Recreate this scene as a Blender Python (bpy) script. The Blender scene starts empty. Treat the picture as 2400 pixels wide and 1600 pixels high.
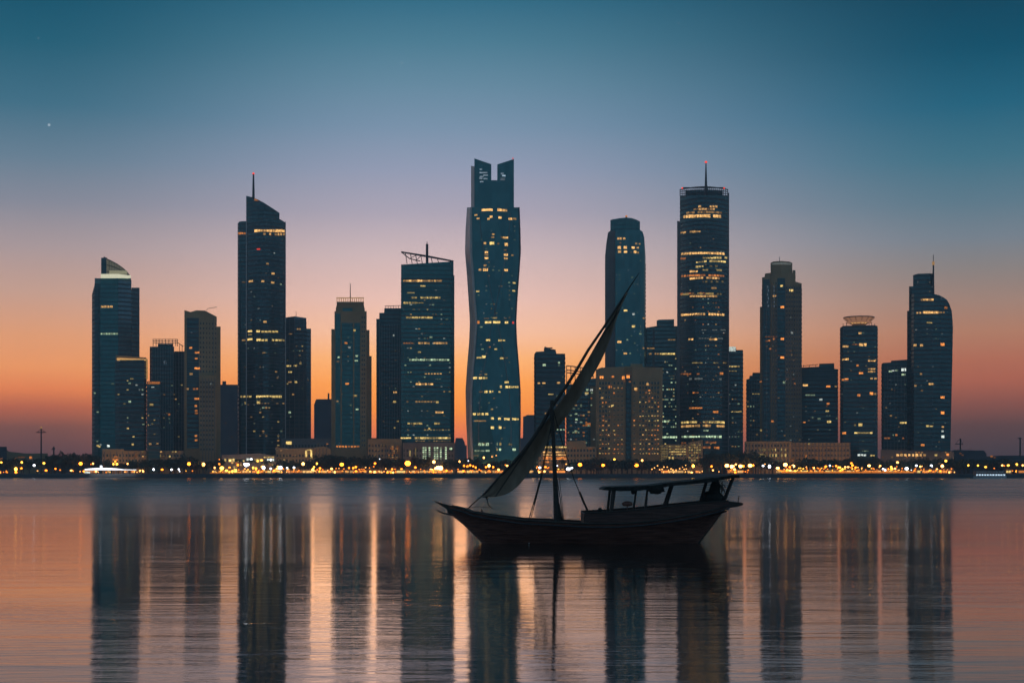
import bpy, math, random
from mathutils import Vector
from mathutils.bvhtree import BVHTree

# ------------------------------------------------------------------ basics
F = 3600.0            # focal length in photo pixels (photo 2400 x 1600)
HC = 4.65             # camera height above the water
HY = 1104.0           # photo row of the horizon
GZ = 2.9              # height of the reclaimed land
rnd = random.Random(11)
scene = bpy.context.scene
col = scene.collection

def lin(c):
    r = []
    for v in c[:3]:
        v = v / 255.0
        r.append(v / 12.92 if v <= 0.04045 else ((v + 0.055) / 1.055) ** 2.4)
    return (r[0], r[1], r[2], 1.0)

def at(px, py, Y):
    return Vector(((px - 1200) / F * Y, Y, HC + (HY - py) / F * Y))

def tag(o, label=None, cat=None, group=None, kind=None):
    if label: o['label'] = label
    if cat: o['category'] = cat
    if group: o['group'] = group
    if kind: o['kind'] = kind
    return o

def empty(name, loc=(0, 0, 0), rz=0.0):
    o = bpy.data.objects.new(name, None)
    o.location = loc
    o.rotation_euler = (0, 0, rz)
    o.empty_display_size = 1
    col.objects.link(o)
    return o

# ------------------------------------------------------------------ materials
def new_mat(name):
    m = bpy.data.materials.new(name)
    m.use_nodes = True
    nt = m.node_tree
    b = nt.nodes['Principled BSDF']
    return m, nt, b

def noise_mat(name, c1, c2, scale=1.0, rough=0.8, metal=0.0, bump=0.0, stretch=(1, 1, 1), spec=0.5):
    m, nt, b = new_mat(name)
    tc = nt.nodes.new('ShaderNodeTexCoord')
    mp = nt.nodes.new('ShaderNodeMapping')
    mp.inputs['Scale'].default_value = stretch
    nz = nt.nodes.new('ShaderNodeTexNoise')
    nz.inputs['Scale'].default_value = scale
    nz.inputs['Detail'].default_value = 4
    cr = nt.nodes.new('ShaderNodeValToRGB')
    cr.color_ramp.elements[0].position = 0.3
    cr.color_ramp.elements[1].position = 0.7
    cr.color_ramp.elements[0].color = (*c1, 1)
    cr.color_ramp.elements[1].color = (*c2, 1)
    nt.links.new(tc.outputs['Object'], mp.inputs['Vector'])
    nt.links.new(mp.outputs['Vector'], nz.inputs['Vector'])
    nt.links.new(nz.outputs['Fac'], cr.inputs['Fac'])
    nt.links.new(cr.outputs['Color'], b.inputs['Base Color'])
    b.inputs['Roughness'].default_value = rough
    b.inputs['Metallic'].default_value = metal
    b.inputs['Specular IOR Level'].default_value = spec
    if bump:
        bp = nt.nodes.new('ShaderNodeBump')
        bp.inputs['Strength'].default_value = bump
        bp.inputs['Distance'].default_value = 0.05
        nt.links.new(nz.outputs['Fac'], bp.inputs['Height'])
        nt.links.new(bp.outputs['Normal'], b.inputs['Normal'])
    return m

def cell_mat(name, c1, c2, bay=1.6, floor=3.4, rough=0.25, metal=0.6, line=None, lr=0.22):
    """Curtain wall: every pane reflects a little differently; a spandrel strip closes each floor."""
    m, nt, b = new_mat(name)
    N = nt.nodes.new
    L = nt.links.new
    tc = N('ShaderNodeTexCoord')
    sp = N('ShaderNodeSeparateXYZ')
    L(tc.outputs['Object'], sp.inputs[0])
    def math_(op, a, bb=None):
        n = N('ShaderNodeMath'); n.operation = op
        if hasattr(a, 'is_linked'): L(a, n.inputs[0])
        else: n.inputs[0].default_value = a
        if bb is not None:
            if hasattr(bb, 'is_linked'): L(bb, n.inputs[1])
            else: n.inputs[1].default_value = bb
        return n.outputs[0]
    u = math_('DIVIDE', math_('ADD', sp.outputs['X'], math_('MULTIPLY', sp.outputs['Y'], 0.73)), bay)
    w = math_('DIVIDE', sp.outputs['Z'], floor)
    cb = N('ShaderNodeCombineXYZ')
    L(math_('FLOOR', u), cb.inputs[0]); L(math_('FLOOR', w), cb.inputs[1])
    wn = N('ShaderNodeTexWhiteNoise'); wn.noise_dimensions = '3D'
    L(cb.outputs[0], wn.inputs['Vector'])
    nz = N('ShaderNodeTexNoise'); nz.inputs['Scale'].default_value = 0.03
    nz.inputs['Detail'].default_value = 3
    L(tc.outputs['Object'], nz.inputs['Vector'])
    mx = math_('ADD', math_('MULTIPLY', wn.outputs['Value'], 0.5), math_('MULTIPLY', nz.outputs['Fac'], 0.5))
    cr = N('ShaderNodeValToRGB')
    cr.color_ramp.elements[0].position = 0.2; cr.color_ramp.elements[0].color = (*c1, 1)
    cr.color_ramp.elements[1].position = 0.8; cr.color_ramp.elements[1].color = (*c2, 1)
    L(mx, cr.inputs['Fac'])
    out = cr.outputs['Color']
    if line is not None:
        fr = math_('FRACT', w)
        st = math_('LESS_THAN', fr, lr)
        mix = N('ShaderNodeMix'); mix.data_type = 'RGBA'
        L(st, mix.inputs['Factor']); L(out, mix.inputs['A'])
        mix.inputs['B'].default_value = (*line, 1)
        out = mix.outputs['Result']
        L(math_('ADD', math_('MULTIPLY', st, 0.3), rough), b.inputs['Roughness'])
        L(math_('MULTIPLY', math_('SUBTRACT', 1.0, st), metal), b.inputs['Metallic'])
    else:
        b.inputs['Roughness'].default_value = rough
        b.inputs['Metallic'].default_value = metal
    L(out, b.inputs['Base Color'])
    return m

def emit_mat(name, c, s, sample='NONE', uneven=False):
    m = bpy.data.materials.new(name)
    m.use_nodes = True
    nt = m.node_tree
    b = nt.nodes['Principled BSDF']
    b.inputs['Base Color'].default_value = (0.03, 0.03, 0.03, 1)
    l = lin(c)
    b.inputs['Emission Color'].default_value = l
    if uneven:
        N, L = nt.nodes.new, nt.links.new
        tc = N('ShaderNodeTexCoord'); oi = N('ShaderNodeObjectInfo')
        mp = N('ShaderNodeVectorMath'); mp.operation = 'ADD'
        sc_ = N('ShaderNodeVectorMath'); sc_.operation = 'SCALE'
        cb = N('ShaderNodeCombineXYZ'); L(oi.outputs['Random'], cb.inputs[0]); L(oi.outputs['Random'], cb.inputs[2])
        L(cb.outputs[0], sc_.inputs[0]); sc_.inputs['Scale'].default_value = 90
        L(tc.outputs['Object'], mp.inputs[0]); L(sc_.outputs[0], mp.inputs[1])
        nz = N('ShaderNodeTexNoise'); nz.inputs['Scale'].default_value = 2.6; nz.inputs['Detail'].default_value = 2
        L(mp.outputs[0], nz.inputs['Vector'])
        mr = N('ShaderNodeMapRange'); L(nz.outputs['Fac'], mr.inputs['Value'])
        mr.inputs['From Min'].default_value = 0.3; mr.inputs['From Max'].default_value = 0.7
        mr.inputs['To Min'].default_value = s * 0.25; mr.inputs['To Max'].default_value = s * 1.5
        L(mr.outputs['Result'], b.inputs['Emission Strength'])
    b.inputs['Emission Strength'].default_value = s
    m.cycles.emission_sampling = sample
    return m

M = {}
M['glass'] = cell_mat('teal_curtain_wall', (0.028, 0.16, 0.16), (0.05, 0.23, 0.225), line=(0.03, 0.085, 0.09), lr=0.16)
M['glassp'] = cell_mat('smooth_curtain_wall', (0.03, 0.18, 0.185), (0.06, 0.25, 0.255), bay=3.2, floor=7)
M['glass2'] = cell_mat('grey_curtain_wall', (0.13, 0.22, 0.24), (0.21, 0.32, 0.34), bay=2.4, line=(0.09, 0.10, 0.105), lr=0.35)
M['glassd'] = cell_mat('dark_curtain_wall', (0.035, 0.108, 0.112), (0.065, 0.16, 0.165), bay=2.2, line=(0.05, 0.058, 0.06), lr=0.3)
M['glassg'] = cell_mat('green_curtain_wall', (0.07, 0.17, 0.17), (0.12, 0.24, 0.23), bay=2.0, line=(0.05, 0.08, 0.075), lr=0.3)
M['slab'] = noise_mat('grey_spandrel', (0.085, 0.10, 0.105), (0.125, 0.14, 0.145), 0.2, 0.7)
M['stone'] = noise_mat('beige_stone_cladding', (0.46, 0.31, 0.165), (0.56, 0.39, 0.215), 0.12, 0.85)
M['stone2'] = noise_mat('warm_stone_cladding', (0.50, 0.32, 0.16), (0.60, 0.40, 0.21), 0.12, 0.85)
M['greyst'] = noise_mat('grey_stone_cladding', (0.20, 0.19, 0.185), (0.27, 0.255, 0.245), 0.12, 0.85)
M['pale'] = noise_mat('pale_sky_lit_cladding', (0.55, 0.47, 0.44), (0.74, 0.65, 0.61), 0.35, 0.4, metal=0.25, stretch=(1, 1, 0.3))  # the waisted tower's side reflects sky; that glow is put into this pale colour
M['metal'] = noise_mat('dark_steel', (0.05, 0.055, 0.06), (0.08, 0.085, 0.09), 0.8, 0.5, 0.4)
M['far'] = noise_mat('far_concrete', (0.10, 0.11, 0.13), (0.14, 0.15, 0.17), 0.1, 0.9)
M['land'] = noise_mat('reclaimed_ground', (0.05, 0.045, 0.035), (0.09, 0.08, 0.065), 0.05, 0.95)
M['rock'] = noise_mat('rock_revetment', (0.03, 0.035, 0.04), (0.07, 0.075, 0.08), 0.7, 0.9, bump=1.0)
M['leaf'] = noise_mat('dusk_foliage', (0.035, 0.05, 0.03), (0.07, 0.09, 0.045), 0.6, 0.9)
M['bark'] = noise_mat('tree_bark', (0.06, 0.045, 0.035), (0.10, 0.08, 0.06), 2.0, 0.9)
M['wood'] = noise_mat('tarred_teak_planks', (0.12, 0.046, 0.034), (0.36, 0.145, 0.105), 1.6, 0.5, bump=0.9, stretch=(0.35, 1, 7))
M['bulwark'] = noise_mat('worn_bulwark_planks', (0.05, 0.024, 0.02), (0.17, 0.075, 0.055), 1.6, 0.6, bump=0.9, stretch=(0.35, 1, 7))
M['woodd'] = noise_mat('dark_weathered_wood', (0.035, 0.028, 0.023), (0.085, 0.065, 0.052), 2.5, 0.7, bump=0.4, stretch=(0.5, 1, 5))
M['rail'] = noise_mat('pale_painted_rail', (0.05, 0.05, 0.055), (0.085, 0.085, 0.09), 3.0, 0.5)
M['sail'] = noise_mat('dun_sail_canvas', (0.28, 0.19, 0.13), (0.39, 0.28, 0.20), 0.9, 0.95, bump=0.6, stretch=(3, 1, 0.6))
M['rope'] = noise_mat('hemp_rope', (0.04, 0.033, 0.025), (0.07, 0.06, 0.045), 8, 0.9)
M['net'] = noise_mat('dark_fishing_net', (0.012, 0.014, 0.012), (0.035, 0.035, 0.03), 5, 0.95, bump=1.0)
M['white'] = noise_mat('white_gelcoat', (0.55, 0.55, 0.55), (0.7, 0.7, 0.7), 1.0, 0.4)

WC = {'w': (255, 192, 112), 'o': (255, 152, 68), 'y': (246, 208, 122), 'g': (196, 222, 178), 'c': (225, 235, 225), 'b': (190, 215, 235), 'r': (255, 70, 50)}
WS = {1: 0.15, 2: 0.38, 3: 0.80, 4: 1.35}
for k, c in WC.items():
    for s, v in WS.items():
        M['win_%s%d' % (k, s)] = emit_mat('lit_%s_%d' % ({'w': 'warm', 'o': 'orange', 'y': 'yellow', 'g': 'greenish', 'c': 'cool', 'b': 'bluish', 'r': 'red'}[k], s), c, v, uneven=(k != 'r'))

# ------------------------------------------------------------------ mesh builder
class MB:
    def __init__(s):
        s.v = []; s.f = []; s.m = []
    def strip(s, front, back, mi=0, cap=True):
        """front/back: lists of (x, y, zbottom, ztop), left to right, closed solid between them."""
        n = len(front); o = len(s.v)
        for L in (front, back):
            for x, y, z0, z1 in L:
                s.v.append((x, y, z0)); s.v.append((x, y, z1))
        fb = lambda i: o + 2 * i
        bb = lambda i: o + 2 * n + 2 * i
        F_ = []
        for i in range(n - 1):
            F_.append((fb(i), fb(i + 1), fb(i + 1) + 1, fb(i) + 1))
            F_.append((bb(i + 1), bb(i), bb(i) + 1, bb(i + 1) + 1))
            F_.append((fb(i) + 1, fb(i + 1) + 1, bb(i + 1) + 1, bb(i) + 1))
            F_.append((fb(i + 1), fb(i), bb(i), bb(i + 1)))
        F_.append((bb(0), fb(0), fb(0) + 1, bb(0) + 1))
        F_.append((fb(n - 1), bb(n - 1), bb(n - 1) + 1, fb(n - 1) + 1))
        s.f += F_; s.m += [mi] * len(F_)
    def box(s, x0, x1, y0, y1, z0, z1, mi=0):
        s.strip([(x0, y0, z0, z1), (x1, y0, z0, z1)], [(x0, y1, z0, z1), (x1, y1, z0, z1)], mi)
    def tube(s, pts, radii, n=6, mi=0):
        o = len(s.v)
        pts = [Vector(p) for p in pts]
        if not hasattr(radii, '__len__'): radii = [radii] * len(pts)
        for i, p in enumerate(pts):
            a = pts[max(i - 1, 0)]; b = pts[min(i + 1, len(pts) - 1)]
            d = (b - a).normalized()
            up = Vector((0, 0, 1)) if abs(d.z) < 0.95 else Vector((0, 1, 0))
            e1 = d.cross(up).normalized(); e2 = d.cross(e1)
            for k in range(n):
                t = 2 * math.pi * k / n
                s.v.append(tuple(p + (e1 * math.cos(t) + e2 * math.sin(t)) * radii[i]))
        for i in range(len(pts) - 1):
            for k in range(n):
                a = o + i * n + k; b = o + i * n + (k + 1) % n
                s.f.append((a, b, b + n, a + n)); s.m.append(mi)
        s.f.append(tuple(o + k for k in range(n))[::-1]); s.m.append(mi)
        s.f.append(tuple(o + (len(pts) - 1) * n + k for k in range(n))); s.m.append(mi)
    def lathe(s, prof, c=(0, 0, 0), n=12, mi=0, sq=(1, 1)):
        o = len(s.v)
        for r, z in prof:
            for k in range(n):
                t = 2 * math.pi * k / n
                s.v.append((c[0] + r * math.cos(t) * sq[0], c[1] + r * math.sin(t) * sq[1], c[2] + z))
        for i in range(len(prof) - 1):
            for k in range(n):
                a = o + i * n + k; b = o + i * n + (k + 1) % n
                s.f.append((a, b, b + n, a + n)); s.m.append(mi)
        s.f.append(tuple(o + k for k in range(n))[::-1]); s.m.append(mi)
        s.f.append(tuple(o + (len(prof) - 1) * n + k for k in range(n))); s.m.append(mi)
    def build(s, name, mats, parent=None, smooth=False, kind=None):
        if not isinstance(mats, (list, tuple)): mats = [mats]
        me = bpy.data.meshes.new(name)
        me.from_pydata(s.v, [], s.f)
        for m in mats: me.materials.append(m)
        me.polygons.foreach_set('material_index', s.m)
        if smooth: me.polygons.foreach_set('use_smooth', [True] * len(me.polygons))
        me.update()
        o = bpy.data.objects.new(name, me)
        col.objects.link(o)
        if parent: o.parent = parent
        if kind: o['kind'] = kind
        return o

def mesh_of(name, mat, make, smooth=False):
    b = MB(); make(b)
    me = bpy.data.meshes.new(name)
    me.from_pydata(b.v, [], b.f)
    mats = mat if isinstance(mat, (list, tuple)) else [mat]
    for m in mats: me.materials.append(m)
    me.polygons.foreach_set('material_index', b.m)
    if smooth: me.polygons.foreach_set('use_smooth', [True] * len(me.polygons))
    return me

WIN_MESH = {k: mesh_of('lit_window', M[k], lambda b: b.box(-0.5, 0.5, -0.16, 0.05, -0.5, 0.5)) for k in M if k.startswith('win_')}

# ------------------------------------------------------------------ buildings
ALL = []
class Bld:
    """A building standing at its own distance, squared up to the bay; px/py are read off the photo."""
    def __init__(s, name, label, cat, pc, Y, group=None):
        az = math.atan((pc - 1200) / F)
        s.az = az; s.Y = Y; s.R = Y / math.cos(az); s.pc = pc
        s.o = empty(name, ((pc - 1200) / F * Y, Y, GZ), -az)
        tag(s.o, label, cat, group)
        s.solid = []; s.wins = []; s.span = None; s.name = name; s.lab = label
        ALL.append(s)
    def u(s, px, v=0.0):
        return (s.R + v) * math.tan(math.atan((px - 1200) / F) - s.az)
    def z(s, py, px=None, v=0.0):
        a = math.atan(((px if px is not None else s.pc) - 1200) / F) - s.az
        u = (s.R + v) * math.tan(a)
        yy = (s.R + v) * math.cos(s.az) - u * math.sin(s.az)
        return HC + (HY - py) / F * yy - GZ
    def mass(s, mb, pts, top, bot=None, depth=30.0, mi=0, inset=0.0):
        """pts [(px, v)...] left to right; top: photo row or function of px."""
        fr, bk = [], []
        if callable(top) and hasattr(top, 'knots'):
            have = [p for p, _ in pts]
            pts = sorted(list(pts) + [(k, s.vat(pts, k)) for k in top.knots if have[0] < k < have[-1] and all(abs(k - h) > 1e-6 for h in have)])
        n = len(pts)
        for px, v in pts:
            t = top(px) if callable(top) else top
            z1 = s.z(t, px, v)
            z0 = -0.4 if bot is None else s.z(bot, px, v)
            fr.append((s.u(px, v), v, z0, z1))
        xl, xr = fr[0][0], fr[-1][0]
        for x, v, z0, z1 in fr:
            bk.append((xl + (x - xl) * 1.0 if inset == 0 else (xl + xr) / 2 + (x - (xl + xr) / 2) * (1 - inset), depth, z0, z1))
        mb.strip(fr, bk, mi)
    def bands(s, mb, pts, top, bot, pitch=3.4, h=0.9, out=0.35, depth=30.0, mi=0):
        zt = s.z(top); zb = s.z(bot)
        z = zb + pitch * 0.5
        while z < zt - h:
            fr = []
            for i, (px, v) in enumerate(pts):
                e = -out if i == 0 else (out if i == len(pts) - 1 else 0)
                fr.append((s.u(px, v) + e, v - out, z, z + h))
            bk = [(x, depth + out, a, b) for x, _, a, b in fr]
            mb.strip(fr, bk, mi)
            z += pitch
    def dark(s, pts, x0, x1, top, bot, step=6.5, w=1.0, h=1.7, pitch=3.6, name='dark_window'):
        mb = MB(); zt = s.z(top); z = s.z(bot)
        while z < zt:
            x = x0
            while x <= x1:
                v = s.vat(pts, x); u = s.u(x, v)
                mb.box(u - w / 2, u + w / 2, v - 0.07, v + 0.3, z, z + h)
                x += step
            z += pitch
        s.part(name, mb, M['glassd'], kind='stuff', solid=False)
    def vat(s, pts, px):
        for (a, va), (b, vb) in zip(pts, pts[1:]):
            if a <= px <= b:
                return va + (vb - va) * (px - a) / max(b - a, 1e-6)
        return pts[0][1] if px < pts[0][0] else pts[-1][1]
    def fins(s, mb, pts, pxs, top, bot=None, w=0.8, out=0.7, mi=0):
        for px in pxs:
            v = s.vat(pts, px)
            t = top(px) if callable(top) else top
            x = s.u(px, v)
            mb.box(x - w / 2, x + w / 2, v - out, v + 0.6, -0.3 if bot is None else s.z(bot, px, v), s.z(t, px, v) + 0.02, mi)
    def part(s, name, mb, mats, kind=None, smooth=False, solid=True, parent=None):
        o = mb.build(name, mats, parent or s.o, smooth, kind)
        if solid: s.solid.append(mb)
        return o
    def win(s, px, py, w=6.0, h=4.0, c='w2'):
        s.wins.append((px, py, w, h, c))
    def row(s, x0, x1, py, step=8.0, w=6.0, h=4.0, c='w', lo=1, hi=3, p=0.85, curve=0.0):
        x = x0
        while x <= x1:
            if rnd.random() < p:
                k = rnd.random()
                lev = lo if k < 0.35 else (min(lo + 1, hi) if k < 0.7 else hi)
                dy = curve * (((x - (x0 + x1) / 2) / max((x1 - x0) / 2, 1)) ** 2)
                s.win(x, py + dy, w * rnd.uniform(0.75, 1.15), h * rnd.uniform(0.85, 1.1), c + str(lev))
            x += step
    def scat(s, x0, x1, y0, y1, n, c='wwygo', lo=1, hi=3, w=5.0, h=4.0, gx=7.0, gy=11.0):
        for _ in range(n):
            px = x0 + round(rnd.uniform(0, x1 - x0) / gx) * gx
            py = y0 + round(rnd.uniform(0, y1 - y0) / gy) * gy
            s.win(px, py, w * rnd.uniform(0.6, 1.2), h * rnd.uniform(0.7, 1.1), rnd.choice(c) + str(rnd.randint(lo, hi)))
    def finish(s):
        vs, fs = [], []
        for mb in s.solid:
            o = len(vs)
            vs += mb.v; fs += [tuple(i + o for i in f) for f in mb.f]
        tree = BVHTree.FromPolygons(vs, fs)
        ca, sa = math.cos(s.az), math.sin(s.az)
        # camera in local coordinates
        cam = Vector((0, -s.R, HC - GZ))
        items = []
        for px, py, w, h, c in s.wins:
            a = math.atan((px - 1200) / F) - s.az
            tgt = Vector((s.R * math.tan(a), 0, s.z(py, px)))
            d = (tgt - cam).normalized()
            hit, nor, idx, dist = tree.ray_cast(cam, d)
            if hit is None: continue
            if nor.y > 0: nor = -nor
            if abs(nor.z) > 0.8: continue
            k = dist / F
            ang = math.atan2(nor.x, -nor.y)
            items.append((w * h * WS[int(c[1])], hit, ang, w * k * 0.92 / max(math.cos(ang), 0.35), h * k * 0.84, c))
        items.sort(key=lambda t: -t[0])
        for _, hit, ang, w, h, c in items[:98]:
            o = bpy.data.objects.new('lit_window', WIN_MESH['win_' + c])
            o.parent = s.o
            o.location = hit; o.rotation_euler = (0, 0, ang); o.scale = (w, 1, h)
            col.objects.link(o)
        rest = items[98:]
        if rest:
            mb = MB(); keys = []
            for _, hit, ang, w, h, c in rest:
                if c not in keys: keys.append(c)
                o = len(mb.v); e = Vector((math.cos(ang), math.sin(ang), 0)); nn = Vector((math.sin(ang), -math.cos(ang), 0))
                for zz in (-h / 2, h / 2):
                    for dd in (0.16, -0.05):
                        for ss in (-w / 2, w / 2):
                            mb.v.append(tuple(hit + e * ss + nn * dd + Vector((0, 0, zz))))
                for f in ((0, 1, 5, 4), (3, 2, 6, 7), (2, 0, 4, 6), (1, 3, 7, 5), (4, 5, 7, 6), (2, 3, 1, 0)):
                    mb.f.append(tuple(o + i for i in f)); mb.m.append(keys.index(c))
            mb.build('lit_window', [M['win_' + k] for k in keys], s.o, kind='stuff')

def mast(b, px, py0, py1, r0, r1, v=8.0, lamp=None, mat='metal', name='spire'):
    mb = MB()
    mb.tube([(b.u(px, v), v, b.z(py0, px, v)), (b.u(px, v), v, b.z(py1, px, v))], [r0, r1], 8)
    o = b.part(name, mb, M[mat], solid=False)
    if lamp:
        l = MB(); l.lathe([(0.1, -0.9), (0.8, -0.5), (1.0, 0), (0.8, 0.5), (0.1, 0.9)], (b.u(px, v), v, b.z(py1 - 1, px, v)), 8)
        l.build('warning_light', M[lamp], o)
    return o

def arc(x0, x1, bulge, n=8, base=0.0):
    """front edge curving towards the bay"""
    return [(x0 + (x1 - x0) * i / n, base + bulge * (((2.0 * i / n) - 1) ** 2)) for i in range(n + 1)]

def interp(tab):
    def f(x):
        if x <= tab[0][0]: return tab[0][1]
        for (a, va), (b, vb) in zip(tab, tab[1:]):
            if x <= b: return va + (vb - va) * (x - a) / (b - a)
        return tab[-1][1]
    f.knots = [t[0] for t in tab]
    return f

# 1 tower with lit sail crown, far left
b = Bld('glass_tower', 'dark glass tower with glowing curved sail crown, leftmost tall tower', 'tower', 271, 1190)
m = MB(); pts = [(222, 9), (236, 2), (277, 0), (307, 6)]
b.mass(m, pts, 652, depth=32); b.part('shaft', m, M['glass'])
m = MB(); b.mass(m, [(277.5, -0.5), (308, 4)], 656, depth=5.5); b.mass(m, [(308.5, 6), (327, 12)], 674, depth=34); b.part('wing', m, M['glass2'])
m = MB(); b.mass(m, [(215.5, 14), (221.5, 10)], lambda x: 690 if x < 218 else 668, depth=30); b.mass(m, [(221.7, 10), (235, 3)], 666, depth=4.5, mi=0); b.part('wing', m, M['glassd'])
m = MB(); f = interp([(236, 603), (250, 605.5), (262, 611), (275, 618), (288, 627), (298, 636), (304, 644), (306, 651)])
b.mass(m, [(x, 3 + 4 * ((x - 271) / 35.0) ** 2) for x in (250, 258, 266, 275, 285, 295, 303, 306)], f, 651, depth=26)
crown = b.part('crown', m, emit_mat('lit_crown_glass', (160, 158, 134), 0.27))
m = MB()
for x in (256, 262, 268, 274, 280, 286, 292, 298, 303):
    v = 2.7 + 4 * ((x - 271) / 35.0) ** 2
    m.tube([(b.u(x, v), v, b.z(651, x, v)), (b.u(x, v), v, b.z(f(x), x, v))], 0.16, 4)
for q_ in (.35, .7, 1.0):
    m.tube([(b.u(x, 2.7 + 4 * ((x - 271) / 35.0) ** 2), 2.7 + 4 * ((x - 271) / 35.0) ** 2, b.z(651 - (651 - f(x)) * q_, x)) for x in (250, 258, 266, 275, 285, 295, 303)], 0.3, 4)
b.part('crown_rib', m, M['metal'], solid=False, kind='stuff')
m = MB(); b.mass(m, [(237, 1), (249.5, 0.5)], 604, 645, depth=24); b.part('crown', m, M['glassd'])
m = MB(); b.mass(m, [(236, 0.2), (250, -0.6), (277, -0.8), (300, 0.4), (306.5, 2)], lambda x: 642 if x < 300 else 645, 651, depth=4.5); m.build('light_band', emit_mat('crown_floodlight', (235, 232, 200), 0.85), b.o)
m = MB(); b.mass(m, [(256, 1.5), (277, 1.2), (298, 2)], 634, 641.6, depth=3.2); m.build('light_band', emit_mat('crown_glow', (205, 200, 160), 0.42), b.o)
m = MB(); b.mass(m, [(243, 1), (249, 0.5), (251, 0.5)], lambda x: 601 if x < 249 else 604.5, 604, depth=6); b.part('roof_plant', m, M['metal'])
b.row(240, 276, 718.5, 7, 6, 6, 'w', 2, 3, .8); b.row(238, 277, 782, 6, 5, 5, 'g', 2, 3, .9); b.scat(222, 275, 800, 1060, 7, 'gc', 1, 2)
for q in ((254, 1044.6, 6, 6, 'c4'), (229, 1044, 5, 5, 'y3'), (233, 1046, 5, 4, 'y3'), (228, 1034, 4, 3, 'g2'), (311, 1041, 5, 5, 'y3')): b.win(*q)

# 2 low tower in front of it with glowing cornice
b = Bld('office_tower', 'banded dark tower with glowing rooftop cornice in front of the sail-crown tower', 'tower', 308, 1130)
m = MB(); pts = [(270, 4), (280, 0), (338, 0), (343, 4)]
b.mass(m, pts, 843, depth=28); b.part('shaft', m, M['glassd'])
m = MB(); b.bands(m, pts, 843, 1062, 2.9, 0.8, 0.25, 28); b.part('floor_band', m, M['slab'], kind='stuff')
m = MB(); b.mass(m, [(271, 3), (280, 0.8), (338, 0.8), (343, 3)], lambda x: 832 + (x - 271) * 0.08, 843, depth=20); b.part('cornice', m, M['stone2'])
m = MB(); b.mass(m, [(274, 0), (342, 0)], lambda x: 838.5 + (x - 274) * 0.045, 844.5, depth=0.6); m.build('light_band', M['win_w3'], b.o)
m = MB(); b.mass(m, [(342.6, 3), (346.4, 3)], 841, 886, depth=22); m.build('light_strip', M['win_w2'], b.o)
b.scat(278, 338, 880, 1050, 12, 'ygc', 1, 3); b.win(309, 888, 8, 4, 'y2'); b.win(304, 898, 6, 4, 'g2'); b.win(304, 941, 6, 5, 'g3'); b.win(299.6, 1003, 5, 5, 'y3')
b.win(336, 993, 5, 5, 'g2'); b.win(311, 1041, 5, 5, 'y3')

# 3 narrow low block
b = Bld('office_block', 'narrow low dark block with a glowing orange roof edge', 'building', 359, 1110)
m = MB(); b.mass(m, [(344, 2), (348, 0), (375, 0)], 893, depth=22); b.part('shaft', m, M['glassd'])
m = MB(); b.bands(m, [(344, 2), (348, 0), (375, 0)], 893, 1062, 3.2, 0.8, 0.25, 22); b.part('floor_band', m, M['slab'], kind='stuff')
m = MB(); b.mass(m, [(346, -1), (375, -1)], 894, 899.5, depth=-0.2); m.build('light_band', M['win_o2'], b.o)
for q in ((358, 907, 7, 3, 'c2'), (355, 948, 9, 6, 'y2'), (357, 993, 5, 4, 'y1'), (352, 1040, 6, 5, 'w2')): b.win(*q)
b.scat(348, 372, 940, 1055, 5, 'yw', 1, 2)

# 4 stepped tower with open roof frame
b = Bld('stepped_tower', 'grey ribbed tower with an open beige frame on its stepped roof', 'tower', 392, 1230)
m = MB(); pts = [(351, 4), (354, 0), (408, 0), (432, 3)]
b.mass(m, [(351, 4), (356, 0), (408, 0)], 812, depth=28); b.mass(m, [(370, 1), (406, 1)], 805, 812, depth=20)
b.mass(m, [(408.3, 1.5), (432, 3)], 823, depth=28); b.part('shaft', m, M['glassd'])
m = MB(); b.fins(m, pts, [352 + 6 * i for i in range(10)], 813, w=0.5, out=0.4); b.fins(m, pts, [412, 419, 426, 431], 824, w=0.5, out=0.3); b.part('fin', m, M['greyst'], kind='stuff')
m = MB()
for x in (359, 366, 373, 380, 388, 396, 404, 412, 416):
    m.tube([(b.u(x, 3), 3, b.z(811, x, 3)), (b.u(x, 3), 3, b.z(795, x, 3))], 0.28, 5)
for y in (795, 799, 803):
    m.tube([(b.u(358, 3), 3, b.z(y, 358, 3)), (b.u(417, 3), 3, b.z(y, 417, 3))], 0.25, 5)
for x in (421, 427):
    m.tube([(b.u(x, 4), 4, b.z(823, x, 4)), (b.u(x, 4), 4, b.z(808, x, 4))], 0.25, 5)
m.tube([(b.u(417, 4), 4, b.z(803, 417, 4)), (b.u(430, 4), 4, b.z(812, 430, 4))], 0.3, 5)
b.part('roof_frame', m, M['stone2'], solid=False)
for q in ((386, 847, 8, 3, 'b1'), (387, 851, 7, 3, 'b1'), (396, 971, 6, 6, 'o2'), (396, 981, 5, 4, 'g1'), (408, 924, 4, 4, 'w2'), (386, 925, 4, 3, 'o1'), (403, 903, 6, 3, 'g1')): b.win(*q)
b.scat(356, 428, 880, 1050, 10, 'wyg', 1, 2, 4, 3)

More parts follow.
